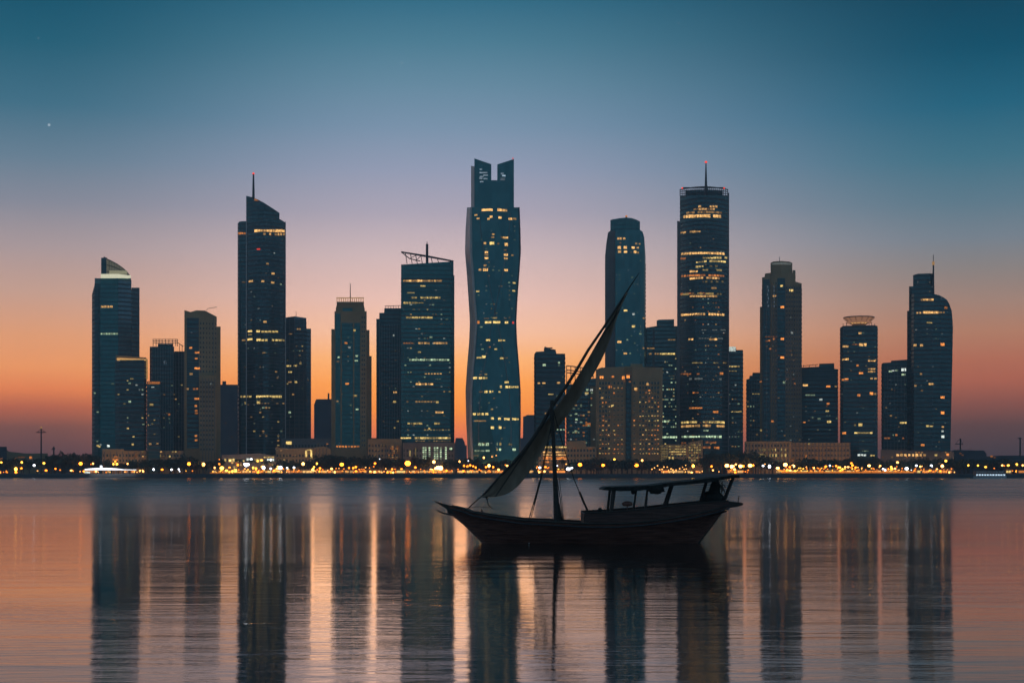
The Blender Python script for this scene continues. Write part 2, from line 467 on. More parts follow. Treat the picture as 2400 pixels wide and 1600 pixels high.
# 5 beige slab with lit stair column
b = Bld('stone_tower', 'brown stone tower with a dark glazed strip of stacked orange windows', 'tower', 474, 1160)
m = MB(); ft = interp([(432, 727), (438, 728), (446, 731), (460, 727), (480, 727.5), (508, 742)])
pts = [(432, 0), (438, 0), (446, 0), (460, 0), (480, 0), (508, 3)]
b.mass(m, pts, ft, depth=30); b.mass(m, [(508.3, 4), (517, 6)], 765, depth=30); b.part('shaft', m, M['stone'])
m = MB(); b.mass(m, [(438, -0.25), (466, -0.25)], 745, 1050, depth=1); b.part('glazed_strip', m, M['glassd'])
m = MB(); b.bands(m, [(438.5, -0.3), (465.5, -0.3)], 745, 1050, 3.5, 0.5, 0.1, 1.0); b.part('floor_band', m, M['slab'], kind='stuff')
m = MB(); b.mass(m, [(467, -4), (507, -3)], 880, depth=-0.4); b.part('wing', m, M['stone'])
m = MB(); b.fins(m, [(466, -0.2), (508, 3)], [473, 479, 486, 493, 500], lambda x: ft(x) + 6, 881, w=0.5, out=0.3); b.fins(m, [(467, -4), (507, -3)], [475, 482, 489, 496, 503], 886, w=0.5, out=0.3); b.part('fin', m, M['greyst'], kind='stuff')
b.dark([(467, -4), (507, -3)], 471, 505, 890, 1055, 7, 1.0, 1.5); b.dark([(466, 0), (480, 0), (508, 3)], 470, 505, 752, 872, 7, 1.0, 1.5)
m = MB(); m.tube([(b.u(484, 4), 4, b.z(728, 484, 4)), (b.u(487, 4), 4, b.z(723, 484, 4)), (b.u(508, 4), 4, b.z(719, 484, 4))], 0.2, 5); b.part('antenna', m, M['metal'], solid=False)
for q in ((447, 815, 7, 5, 'o3'), (462, 826, 11, 5, 'o3'), (460, 840, 7, 4, 'o3'), (462, 863, 13, 5, 'o4'), (448, 876, 8, 5, 'w2'), (440, 911, 5, 5, 'w2'), (455, 911, 6, 5, 'o2'), (462, 911, 5, 5, 'o2'), (461, 934, 12, 5, 'o3'),
          (459, 951, 6, 5, 'o3'), (460, 962, 7, 5, 'o2'), (460, 968, 7, 4, 'o2'), (459, 1021, 6, 5, 'o3'), (459.5, 1031, 6, 5, 'o3'), (449, 779, 4, 3, 'b1'), (495, 899, 5, 5, 'c1')): b.win(*q)

# 6 hazy block behind
b = Bld('office_block', 'pale hazy block tucked between the brown stone tower and the tall spired tower', 'building', 539, 1560)
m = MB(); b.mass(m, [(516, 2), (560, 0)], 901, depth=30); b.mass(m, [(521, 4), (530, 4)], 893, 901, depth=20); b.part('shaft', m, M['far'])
m = MB(); b.bands(m, [(516, 2), (560, 0)], 900, 1062, 7, 0.6, 0.2, 30); b.part('floor_band', m, M['slab'], kind='stuff')
b.scat(522, 556, 925, 1060, 5, 'cw', 1, 1, 3, 3)

# 7 tall spired tower
b = Bld('spired_tower', 'tall dark glass tower with slanted top and slim red-tipped spire', 'tower', 613, 1230)
m = MB(); pts = arc(577, 669.5, 12, 14, 0)
b.mass(m, pts, lambda x: 513 + max(0, x - 655) * 0.6, depth=34); b.part('shaft', m, M['glassd'])
m = MB(); b.mass(m, [(557, 16), (560, 13.5), (565, 12), (576.5, 11.5)], interp([(557, 524), (560, 520), (566, 518.5), (577, 518)]), depth=34); b.part('wing', m, M['glassd'])
m = MB(); ft = interp([(577, 459), (590, 462), (605, 468), (620, 476), (640, 489), (655, 499)])
b.mass(m, [(577, 12.5), (590, 8), (605, 5), (620, 3.5), (640, 6), (655, 9)], ft, 513, depth=30); b.part('crown', m, M['glassd'])
m = MB(); b.mass(m, [(596, 5), (606, 4)], lambda x: 465 + (x - 596) * .5, 470, depth=6); m.build('light_band', M['win_o2'], b.o)
m = MB(); b.bands(m, arc(577.6, 668.8, 12, 14, 0), 512, 1062, 2.7, 0.6, 0.22, 33.5); b.bands(m, [(558, 15), (576.5, 11.4)], 522, 1062, 2.7, 0.6, 0.22, 33.5); b.part('floor_band', m, M['slab'], kind='stuff')
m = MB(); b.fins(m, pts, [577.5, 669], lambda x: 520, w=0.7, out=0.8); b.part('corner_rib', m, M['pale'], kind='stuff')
mast(b, 594, 466, 408, 1.1, 0.6, 6, 'win_r4')
b.row(600, 668, 541, 7, 7, 7, 'w', 3, 4, .97, curve=0); b.row(620, 667, 549, 6.5, 5, 6, 'w', 2, 3, .8); b.row(562, 576, 547, 6, 6, 5, 'o', 2, 3, 1)
for q in ((606, 584, 8, 4, 'r3'), (627, 618, 6, 5, 'w2'), (640, 641, 8, 5, 'w3'), (643, 593, 3, 3, 'c2'), (571, 661, 8, 3, 'w1'), (588, 659, 10, 5, 'w3'), (616, 659, 7, 5, 'w3'), (639, 662, 8, 5, 'w3'), (658, 666, 4, 4, 'g2'), (621, 754, 8, 5, 'w3'), (606, 723, 4, 3, 'c1'), (619, 827, 8, 4, 'w2'),
          (586, 776, 10, 5, 'y4'), (586, 784, 9, 3, 'y2'), (586, 795, 12, 5, 'y4'), (571, 797, 8, 4, 'w2'), (606, 796, 10, 6, 'y4'), (605, 776, 9, 6, 'y4'), (606, 943, 8, 7, 'y3'), (575, 944, 4, 6, 'y2'), (647, 871, 5, 4, 'w2'), (650, 885, 4, 5, 'w1')): b.win(*q)
b.row(616, 652, 777, 8, 7, 5, 'y', 2, 3, .9); b.row(616, 664, 797, 8, 7, 5, 'y', 2, 4, .9); b.row(566, 590, 929, 7, 6, 5, 'y', 2, 3, .9); b.row(604, 664, 929, 7.5, 7, 6, 'y', 3, 4, .95)
b.row(608, 664, 945, 7, 5, 3, 'w', 1, 2, .7); b.scat(568, 660, 955, 1045, 16, 'wyg', 1, 2); b.scat(568, 660, 640, 1040, 40, 'wgc', 1, 1, 3, 3)

# 8 neighbour
b = Bld('office_tower', 'grey ribbed tower standing right behind the tall spired tower', 'tower', 700, 1300)
m = MB(); pts = [(668, 2), (690, 0), (718, 2)]
b.mass(m, pts, interp([(668, 744), (690, 741), (718, 745)]), depth=30); b.mass(m, [(718.3, 4), (729, 6)], 770, depth=30); b.part('shaft', m, M['glass2'])
m = MB(); b.bands(m, pts, 745, 1040, 3.6, 0.8, 0.2, 30); b.part('floor_band', m, M['slab'], kind='stuff')
m = MB(); b.fins(m, pts, [679, 690, 701, 711], 747, w=0.5, out=0.5); b.part('fin', m, M['greyst'], kind='stuff')
mast(b, 694, 742, 729, .25, .15, 5, name='antenna')
for q in ((700, 771, 9, 4, 'w2'), (681, 783, 8, 4, 'w2'), (677, 857, 11, 5, 'y3'), (692, 857, 8, 4, 'y3'), (704, 851, 5, 6, 'y2'), (680, 872, 9, 5, 'y3'), (693, 895, 7, 5, 'y3'), (680, 895, 8, 4, 'w2'), (679, 966, 6, 5, 'g3'), (687, 924, 5, 4, 'w2'), (722, 890, 3, 3, 'w1')): b.win(*q)
b.scat(674, 714, 800, 1030, 12, 'wyg', 1, 2, 4, 3)

# 9 small hazy block
b = Bld('office_block', 'small hazy low block left of the ring-crowned stone tower', 'building', 758, 1600)
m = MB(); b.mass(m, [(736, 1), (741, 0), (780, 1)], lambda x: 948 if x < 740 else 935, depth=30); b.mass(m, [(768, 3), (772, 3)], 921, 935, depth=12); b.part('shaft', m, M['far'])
m = MB(); b.bands(m, [(741, 0), (780, 1)], 935, 1060, 8, 0.8, 0.2, 30); b.part('floor_band', m, M['slab'], kind='stuff')

# 10 ring-crowned stone tower
b = Bld('stone_tower', 'stepped stone tower with glowing ring crown and thin antenna', 'tower', 822, 1170)
m = MB(); b.mass(m, [(784, 0), (859.5, 0)], 729, depth=30)
b.mass(m, [(776.5, 4), (783.8, 3)], 771, depth=30); b.mass(m, [(859.7, 2), (866, 3)], 773, depth=30); b.mass(m, [(866.2, 4), (871, 5)], 834, depth=30)
b.mass(m, [(787, 2), (855, 2)], interp([(787, 722), (790, 712), (852, 712), (855, 724)]), 729, depth=26)
b.part('shaft', m, M['stone'])
for (x0, x1, t) in ((801, 827.5, 757), (830.5, 844, 757), (786, 798, 735), (803, 826, 722)):
    m = MB(); b.mass(m, [(x0, -0.3 if t != 722 else 1.4), (x1, -0.3 if t != 722 else 1.4)], t, 1050 if t > 723 else 752, depth=0.4 if t != 722 else 2.2)
    b.part('glazed_strip', m, M['glass'])
b.dark([(784, 0), (859, 0)], 849, 857, 745, 1045, 5, 0.9, 1.6)
m = MB(); b.mass(m, [(789, 1), (853, 1)], 707, 712, depth=24); b.part('crown', m, M['stone'])
m = MB()
for i in range(13):
    x = 790 + i * 5.1
    m.tube([(b.u(x, 2), 2, b.z(708, x, 2)), (b.u(x, 2), 2, b.z(697 + 2.5 * (((x - 821) / 31.0) ** 2), x, 2))], 0.32, 5)
m.tube([(b.u(788 + i * 4.1, 2), 2, b.z(698, 788 + i * 4.1, 2)) for i in range(17)], 0.35, 5)
o = b.part('crown_ring', m, M['win_w2'], solid=False)
mast(b, 821, 707, 664, 0.45, 0.2, 4, name='antenna')
for q in ((811, 804, 7, 5, 'o3'), (819, 814, 6, 5, 'c2'), (831, 774, 5, 5, 'y3'), (794, 837, 6, 4, 'g3'), (836, 834, 6, 5, 'g3'), (835, 845, 8, 4, 'g3'), (813.6, 899, 9, 5, 'o3'), (833, 927, 8, 5, 'y2'), (791, 940, 5, 4, 'w2'), (837, 959, 7, 4, 'g3'), (792, 847, 7, 4, 'w1'), (822, 949, 5, 4, 'g1')): b.win(*q)
b.row(790, 842, 1046, 7, 6, 5, 'o', 2, 3, .85); b.scat(788, 842, 780, 1040, 14, 'gcw', 1, 1, 3, 3)

# 11 dark tower behind the slant-roofed one
b = Bld('office_tower', 'dark stepped tower pressed against the slant-roofed office slab', 'tower', 915, 1290)
m = MB(); pts = [(882, 2), (889, 0), (942, 0)]
b.mass(m, pts, interp([(882, 747), (888.9, 747), (889, 733), (900, 733), (901, 722), (942, 722)]), depth=30); b.part('shaft', m, M['glassd'])
m = MB(); b.fins(m, pts, [884, 889, 895, 901, 907, 913, 919, 925, 931, 937], 760, w=0.5, out=0.4); b.part('fin', m, M['greyst'], kind='stuff')
m = MB()
for x in range(904, 942, 6): m.tube([(b.u(x, 1), 1, b.z(723, x, 1)), (b.u(x, 1), 1, b.z(716, x, 1))], 0.2, 4)
m.tube([(b.u(902, 1), 1, b.z(717, 902, 1)), (b.u(942, 1), 1, b.z(716, 942, 1))], 0.25, 4); b.part('roof_rail', m, M['greyst'], solid=False)
for q in ((923, 786, 5, 5, 'c2'), (926, 919, 9, 5, 'w3'), (925, 941, 7, 5, 'y3'), (932, 987, 5, 4, 'y2'), (925, 1002, 4, 4, 'y2')): b.win(*q)
b.scat(892, 938, 800, 1030, 9, 'wyg', 1, 1, 3, 3)

# 12 slant-roofed office slab
b = Bld('office_slab', 'broad dark office slab with slanted truss roof and rows of lit floors', 'tower', 1002, 1160)
m = MB(); pts = [(940, 1), (948, 0), (1056, 0), (1063, 2)]
b.mass(m, pts, interp([(940, 620), (1055, 613), (1063, 612)]), depth=28); b.mass(m, [(1063.2, 4), (1065, 5)], 645, depth=26); b.part('shaft', m, M['glass'])
m = MB(); b.bands(m, pts, 650, 1020, 3.15, 0.45, 0.2, 28); b.part('floor_band', m, M['slab'], kind='stuff')
m = MB(); A = lambda x, y, v=4: (b.u(x, v), v, b.z(y, x, v))
m.tube([A(940, 590.5), A(1000, 600), A(1063, 612.5)], [0.6, 0.7, 0.7], 6)
m.tube([A(941, 591), A(960, 606), A(985, 612)], 0.4, 6)
for x, y in ((950, 595), (962, 597), (974, 599), (986, 600), (1010, 603), (1025, 606)):
    m.tube([A(x, y - 2 if x < 990 else y), A(x + 4, 618)], 0.3, 5)
m.tube([A(960, 606), A(974, 599)], 0.25, 5); m.tube([A(974, 612), A(986, 600)], 0.25, 5)
m.tube([A(940, 590.5, 20), A(1063, 612.5, 20)], 0.6, 6)
b.part('roof_truss', m, M['metal'], solid=False)
m = MB(); m.tube([A(1001, 618), A(1001, 572)], [1.05, 0.95], 8); m.tube([A(1001, 572), A(1001, 566)], 0.3, 5); b.part('spire', m, M['metal'], solid=False)
b.row(948, 1034, 658, 6.5, 6.5, 5, 'w', 2, 4, .92); b.row(982, 998, 670, 6, 6, 4, 'y', 2, 3, .8); b.row(957, 972, 686, 6, 6, 3, 'y', 1, 2, 1); b.row(948, 975, 710, 6.5, 6, 5, 'y', 2, 3, .95)
b.row(960, 1032, 697.5, 7, 6, 5, 'y', 2, 3, .8); b.row(978, 990, 710, 6, 6, 3, 'y', 1, 2, 1); b.row(955, 1015, 744, 7, 7, 5, 'y', 2, 3, .9); b.row(983, 1050, 804, 7, 6, 5, 'w', 2, 3, .75); b.row(947, 965, 804, 6, 6, 3, 'o', 2, 2, 1)
b.row(962, 1053, 843, 6.3, 6, 5, 'g', 2, 4, .95); b.win(1008, 856, 5, 5, 'g2'); b.win(950, 856, 5, 4, 'g2'); b.win(1010, 790, 7, 4, 'g2'); b.win(983, 825, 8, 4, 'y2'); b.row(998, 1033, 876, 7, 6, 4, 'w', 2, 3, .85); b.row(1025, 1033, 888, 6, 5, 3, 'g', 1, 1, 1)
b.row(977, 1012, 900, 7, 6, 5, 'w', 2, 4, .95); b.row(955, 1030, 941, 7, 6, 4, 'w', 1, 2, .75); b.win(1025, 942, 7, 5, 'y3'); b.row(1023, 1037, 966, 7, 6, 5, 'w', 3, 4, 1); b.row(958, 1028, 992, 7, 7, 5, 'y', 1, 3, .8)
b.win(1006, 1004, 5, 5, 'y3'); b.row(996, 1055, 1007, 7, 5, 3, 'y', 1, 2, .8); b.row(942, 962, 1026, 6, 7, 4, 'y', 2, 4, 1); b.row(975, 1052, 1026, 7, 8, 5, 'y', 2, 4, .95); b.row(970, 1058, 1033, 6, 5, 2.5, 'w', 1, 2, .8)
b.scat(950, 1056, 680, 1020, 60, 'ygcw', 1, 2, 5, 3, 6.5, 11.3)

# 13 waisted twin-fin tower
b = Bld('waisted_tower', 'waisted glass tower with twin notched fins, tallest in the skyline', 'tower', 1155, 1110)
Lf = interp([(486, 1104), (590, 1104), (640, 1108), (700, 1112), (755, 1116.6), (800, 1114), (860, 1109), (915, 1105), (985, 1104), (1080, 1107)])
Rf = interp([(486, 1217), (540, 1219), (590, 1220), (640, 1216.5), (700, 1212), (755, 1209.3), (800, 1211), (860, 1216), (915, 1219.5), (985, 1219.8), (1090, 1218)])
Ls = interp([(486, 1094.5), (540, 1091), (590, 1089.7), (640, 1094), (700, 1098), (755, 1101.3), (800, 1099.5), (860, 1094.5), (915, 1091), (985, 1092.5), (1090, 1097.6)])
m = MB(); rows = []
ys = [486 + i * 12.0 for i in range(51)]
n = 0
for y in ys:
    fold = 1160 + 20 * math.sin((y - 486) / 560 * 6.283)
    ring = []
    for px, v in ((Ls(y), 16), (Lf(y), 1.5), (Lf(y) + 16, -0.8 + 1.5 * math.sin((y - 486) / 560 * 6.283)), (fold, -3.6), (Rf(y) - 16, -0.8 - 1.5 * math.sin((y - 486) / 560 * 6.283)), (Rf(y), 2.5), (Rf(y) - 3, 26), (Ls(y) + 3, 26)):
        ring.append((b.u(px, v), v, b.z(y, px, v)))
    m.v += ring; rows.append(n); n += 8
for a, c in zip(rows, rows[1:]):
    for k in range(8):
        k2 = (k + 1) % 8
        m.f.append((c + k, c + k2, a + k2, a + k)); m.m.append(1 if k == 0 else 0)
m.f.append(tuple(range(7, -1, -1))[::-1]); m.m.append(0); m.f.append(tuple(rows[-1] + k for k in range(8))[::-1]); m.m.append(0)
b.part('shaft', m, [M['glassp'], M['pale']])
m = MB()
for edge, v in ((Lf, 1.3), ):
    m.tube([(b.u(edge(y), v), v, b.z(y, edge(y), v)) for y in ys], 0.85, 6)
b.part('corner_rib', m, noise_mat('pale_edge_trim', (0.68, 0.60, 0.55), (0.8, 0.72, 0.66), 0.3, 0.45), solid=False)
for sg in (1, -1):
    m = MB(); pts_ = []
    for i in range(26):
        y = 500 + i * 22.0; t_ = (y - 486) / 560
        px = 1160 + sg * 38 * math.cos(t_ * 6.283 * .5 + .2)
        pts_.append((px, y))
    tr_ = BVHTree.FromPolygons(b.solid[0].v, b.solid[0].f); line_ = []
    for px, y in pts_:
        hit = tr_.ray_cast(Vector((b.u(px), -30, b.z(y, px))), Vector((0, 1, 0)))[0]
        if hit: line_.append(hit + Vector((0, -.05, 0)))
    m.tube(line_, 0.22, 4); b.part('facet_edge', m, M['greyst'], solid=False)
m = MB(); m.tube([(b.u(Rf(y), 2), 2, b.z(y, Rf(y), 2)) for y in ys], 0.3, 5); b.part('corner_rib', m, M['greyst'], solid=False)
m = MB(); b.mass(m, [(1112, 1), (1204.5, 1)], 422.5, 486, depth=20); b.part('neck', m, M['glassp'])
m = MB(); b.mass(m, [(1111.8, 1), (1151.5, 1)], interp([(1112, 371.5), (1151.5, 385)]), 422.5, depth=14); b.part('fin', m, M['glassp'])
m = MB(); b.mass(m, [(1165.5, 1), (1204.5, 1)], interp([(1165.5, 385.5), (1204.5, 373)]), 422.5, depth=14); o = b.part('fin', m, M['glassp'])
l = MB(); l.lathe([(0.1, -0.6), (0.6, 0), (0.1, 0.6)], (b.u(1202, 6), 6, b.z(371.5, 1202, 6)), 8); l.build('warning_light', M['win_r3'], o)
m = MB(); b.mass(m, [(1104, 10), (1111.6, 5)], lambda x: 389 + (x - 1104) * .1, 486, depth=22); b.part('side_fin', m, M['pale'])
for x, y, w in ((1127, 397, 6), (1133, 405, 20), (1129, 414, 10), (1138, 411, 12), (1127, 418, 8), (1138, 419, 10), (1129, 426, 9)):
    b.win(x, y, w, 3.6, 'b2')
b.win(1177, 407, 7, 4, 'b2'); b.win(1181, 412, 9, 4, 'b3'); b.win(1178, 420, 12, 7, 'b1')
for q in ((1140, 492, 24, 6, 'w4'), (1150, 492, 10, 6, 'w4'), (1171, 492, 11, 7, 'w4'), (1183, 493, 12, 6, 'w3'), (1115.6, 504, 7, 4, 'w3'), (1120.6, 512, 7, 4, 'w3'), (1151, 508, 7, 6, 'w4'), (1145, 513, 6, 5, 'w3'), (1172, 510, 8, 6, 'w4'), (1196, 513, 9, 6, 'w4'), (1206, 513, 9, 5, 'w2'),
          (1156, 549, 6, 4, 'w3'), (1155, 556, 8, 4, 'w2'), (1183, 557, 10, 5, 'w3'), (1189, 557, 5, 5, 'w4'), (1176, 556, 5, 4, 'w1'), (1136.6, 570, 6, 6, 'w3'), (1153, 570, 11, 8, 'y4'), (1168, 571, 5, 5, 'w1'), (1186.5, 573, 8, 8, 'w4'), (1140, 591, 8, 5, 'w4'), (1140, 597, 9, 4, 'w2'), (1140, 605, 10, 5, 'w4'),
          (1185.6, 597, 10, 6, 'w4'), (1185.6, 605.5, 9, 5, 'w3'), (1201, 598, 6, 4, 'w2'), (1184, 586, 7, 4, 'w1'), (1137, 622, 7, 5, 'w2'), (1138, 632, 12, 7, 'w4'), (1125, 632, 7, 5, 'w3'), (1186, 633, 9, 6, 'w4'), (1170, 634, 5, 4, 'g1'), (1155.6, 633, 5, 4, 'g1'),
          (1205, 663, 7, 4, 'y3'), (1193, 662, 5, 3, 'g2'), (1119.6, 682.6, 8, 4, 'y3'), (1204, 681.5, 7, 4, 'y3'), (1121.5, 755, 5, 8, 'o3'), (1202.5, 756, 4, 6, 'r3'), (1128, 766, 7, 4, 'g2'), (1160, 745, 11, 4, 'y2'), (1144, 755, 16, 6, 'y4'), (1164, 755, 18, 6, 'y4'), (1187, 755.5, 8, 6, 'y4'), (1140, 746, 14, 2, 'w1'), (1185, 746, 6, 2, 'w1'),
          (1144, 797, 10, 5, 'y4'), (1172, 797.5, 9, 5, 'y3'), (1181, 797.5, 6, 4, 'y3'), (1148, 813, 5, 3, 'o2'), (1131, 818, 6, 3, 'g2'), (1162, 818, 7, 4, 'y3'), (1134, 836, 9, 7, 'y4'), (1123, 838, 12, 4, 'y3'), (1176, 839.5, 9, 5, 'y3'), (1138.6, 877, 7, 4, 'y2'), (1126, 878, 7, 3, 'w1'), (1187.6, 895.5, 10, 5, 'y4'),
          (1113.6, 885.5, 10, 6, 'y4'), (1126, 885.5, 8, 6, 'y4'), (1134, 885.5, 6, 6, 'y3'), (1140, 885.5, 5, 5, 'y2'), (1174, 906, 5, 7, 'y3'), (1190, 906.5, 12, 6, 'y4'), (1201, 906.5, 10, 5, 'y3'), (1211, 906.5, 9, 5, 'y3'), (1139, 917.5, 8, 6, 'y4'), (1148.6, 917.5, 5, 6, 'y4'), (1154.6, 917, 3, 5, 'y3'), (1170.6, 918, 5, 4, 'y3'), (1127, 918, 10, 3, 'w1'),
          (1153, 958.6, 6, 4, 'y2'), (1112, 970, 7, 6, 'y4'), (1122, 970, 8, 6, 'y3'), (1131.6, 970, 6, 6, 'y4'), (1141, 970, 8, 6, 'y4'), (1154, 980, 7, 6, 'y4'), (1170.6, 980.6, 7, 6, 'y4'), (1188, 981.6, 14, 6, 'y4'), (1205, 981.6, 10, 6, 'y4'), (1213, 982, 6, 5, 'y3'), (1125, 986, 30, 3.5, 'w2'), (1154, 1001.6, 8, 7, 'y4'), (1172, 1001.5, 7, 7, 'y4'), (1182, 1002, 5, 4, 'y1'),
          (1124, 1040.6, 7, 8, 'g3'), (1132, 1040.6, 7, 8, 'g3'), (1142, 1040.6, 8, 8, 'g3'), (1118, 1055.6, 12, 4, 'g2'), (1131, 1056, 10, 4, 'g2'), (1143, 1055.6, 10, 5, 'g3'), (1165, 1053, 4, 6, 'y2'), (1172, 1053, 5, 6, 'g4'), (1205, 1053, 8, 6, 'g4'), (1165.6, 1040, 3, 8, 'g2'), (1172.6, 1040, 5, 8, 'y2'), (1196, 1041, 10, 4, 'y1'), (1115, 1067, 14, 3, 'y1'), (1154, 1069, 5, 6, 'w2')): b.win(*q)
b.scat(1122, 1202, 660, 1060, 45, 'wgcy', 1, 1, 4, 3, 6, 10.5); b.scat(1110, 1210, 520, 650, 12, 'wcg', 1, 1, 4, 3, 6, 10.5)

# 14 rounded-shoulder tower
b = Bld('glass_tower', 'tall round-shouldered glass tower behind the tip of the sail', 'tower', 1465, 1260)
m = MB(); Lm = interp([(545, 1425), (600, 1418), (700, 1418), (880, 1419)])
tt = interp([(1418, 600), (1421, 570), (1425, 545), (1430, 541), (1500, 539), (1506, 543), (1510, 556), (1513, 600)])
pts = [(1418, 6), (1421, 5), (1425, 4.5), (1430, 4), (1441.7, 2.8)]
b.mass(m, pts, tt, depth=32, mi=1)
pts2 = [(1442, 0.5), (1465, 0), (1500, 0.5), (1506, 3), (1510, 5), (1513, 8)]
b.mass(m, pts2, tt, depth=32); b.part('shaft', m, [M['glassp'], M['greyst']])
m = MB(); b.mass(m, [(1430.5, 5), (1436, 4), (1468, 2.5), (1492, 3), (1500, 5)], interp([(1430.5, 516), (1436, 514), (1455, 511), (1468, 510), (1480, 511), (1492, 515), (1500, 519)]), 541, depth=26); b.part('crown', m, M['glass'])
m = MB(); b.bands(m, [(1418.6, 5.8), (1441.5, 2.6)], 610, 1062, 3.2, 0.7, 0.3, 8); b.fins(m, [(1418, 6), (1442, 2.7)], [1422, 1428, 1434, 1440], 605, w=0.6, out=0.5); b.part('balcony_grid', m, M['greyst'], kind='stuff')
m = MB(); b.bands(m, [(1505.5, 2.8), (1513, 8)], 610, 1062, 3.2, 0.7, 0.3, 20); b.part('floor_band', m, M['slab'], kind='stuff')
mast(b, 1468, 511, 508, .8, .6, 6, 'win_o3', name='roof_beacon')
for q in ((1449, 559, 5, 6, 'w3'), (1455, 559, 5, 6, 'w3'), (1463, 559, 6, 5, 'w3'), (1451.6, 580.5, 8, 8, 'w4'), (1465.6, 580, 8, 7, 'w4'), (1484, 580.5, 8, 6, 'w4'), (1494.6, 580.6, 6, 4, 'w3'), (1491, 571, 5, 5, 'w2'), (1499, 571.6, 4, 4, 'w2'), (1452, 590, 8, 6, 'w3'), (1466, 590, 8, 6, 'w4'), (1488.6, 590.5, 7, 7, 'w4'), (1495, 592, 5, 5, 'w2'), (1454, 569, 4, 4, 'w1'), (1479, 591, 4, 3, 'w1'),
          (1481.6, 650, 5, 4, 'g1'), (1466, 727.6, 9, 5, 'y4'), (1485, 736, 6, 5, 'c3'), (1484.6, 764.6, 8, 6, 'y4'), (1508.6, 745.6, 5, 4, 'w2'), (1501, 782, 6, 4, 'g2'), (1451.6, 801, 10, 6, 'w4'), (1470, 796, 4, 4, 'g2'), (1465.6, 828, 9, 5, 'w3'), (1477, 828, 4, 4, 'g2'), (1508, 815.6, 4, 4, 'w2'), (1487.6, 804, 4, 4, 'g1'), (1495, 860, 8, 5, 'o2')): b.win(*q)
b.scat(1445, 1503, 600, 870, 30, 'gcb', 1, 1, 3, 3)

# 15 dark block left of the mast
b = Bld('office_block', 'plain blue-grey block behind the mast top of the boat', 'building', 1288, 1150)
m = MB(); pts = [(1252, 0.5), (1256, 0), (1324.5, 0)]
b.mass(m, pts, interp([(1252, 830), (1256, 824), (1274, 823), (1303, 823), (1304, 828.5), (1324.5, 828.5)]), depth=30); b.mass(m, [(1274.7, 2), (1302.5, 2)], interp([(1274.7, 815), (1302.5, 819)]), 823, depth=18); b.part('shaft', m, M['glassd'])
m = MB(); b.bands(m, pts, 828, 1062, 3.3, 0.9, 0.25, 30); b.part('floor_band', m, M['slab'], kind='stuff')
m = MB(); b.mass(m, [(1276, 3), (1283, 3), (1295, 3)], lambda x: 812 if x < 1280 else 814, 815.5, depth=8); b.part('roof_plant', m, M['metal'])
for q in ((1275.6, 855, 8, 6, 'g3'), (1310, 849.6, 5, 5, 'g3'), (1310, 856, 4, 4, 'g1'), (1263, 898, 6, 5, 'w3'), (1274.6, 898, 8, 5, 'w3'), (1309, 897.5, 8, 6, 'w3'), (1291, 922.6, 13, 5, 'y3'), (1307, 928, 8, 5, 'g1'), (1279.6, 968.5, 6, 5, 'w2'), (1308, 1005.6, 6, 5, 'g3'), (1315, 1005.6, 5, 5, 'g3'), (1322, 1005.6, 4, 5, 'g3'), (1304, 940, 5, 4, 'g1')): b.win(*q)
b.scat(1256, 1322, 850, 1030, 8, 'gw', 1, 1, 4, 3)

# 16 pergola-roofed glass block behind the sail
b = Bld('glass_block', 'greenish glass block with an open rooftop pergola behind the sail', 'building', 1362, 1200)
m = MB(); pts = [(1327, 1), (1332, 0), (1397, 0)]
b.mass(m, pts, interp([(1327, 900), (1352, 900), (1353, 890), (1397, 886)]), depth=28); b.part('shaft', m, M['glassg'])
m = MB(); b.bands(m, pts, 898, 1062, 3.3, 0.7, 0.25, 28); b.fins(m, pts, [1329, 1345, 1362, 1380, 1395], 902, w=0.7, out=0.5); b.part('floor_band', m, M['greyst'], kind='stuff')
m = MB(); A = lambda x, y, v=3: (b.u(x, v), v, b.z(y, x, v))
for y in (858, 868, 874): m.tube([A(1327, y - 1), A(1340, y), A(1360, y + 3), A(1392, y + 8)], 0.45, 5)
for x in (1328, 1338, 1348, 1360, 1376, 1390): m.tube([A(x, 902), A(x, 858 + (x - 1327) * .1)], 0.35, 5)
b.part('pergola', m, M['stone2'], solid=False)
m = MB(); b.mass(m, [(1384, -3), (1397, -3)], 905, depth=-0.3); b.part('wing', m, M['stone'])
for q in ((1377, 913.5, 7, 5, 'g3'), (1386, 913.6, 7, 5, 'c3'), (1375, 921, 9, 5, 'y3'), (1350, 968.6, 6, 6, 'g3'), (1351, 982.6, 6, 5, 'g3'), (1380, 994.5, 17, 9, 'o2'), (1350, 1010, 8, 5, 'g2'), (1345, 957, 6, 5, 'g1'), (1362, 950, 5, 8, 'g1'), (1387, 920, 5, 4, 'g2')): b.win(*q)
b.scat(1332, 1392, 925, 1050, 45, 'ggcwo', 1, 2, 5, 4, 6, 8)

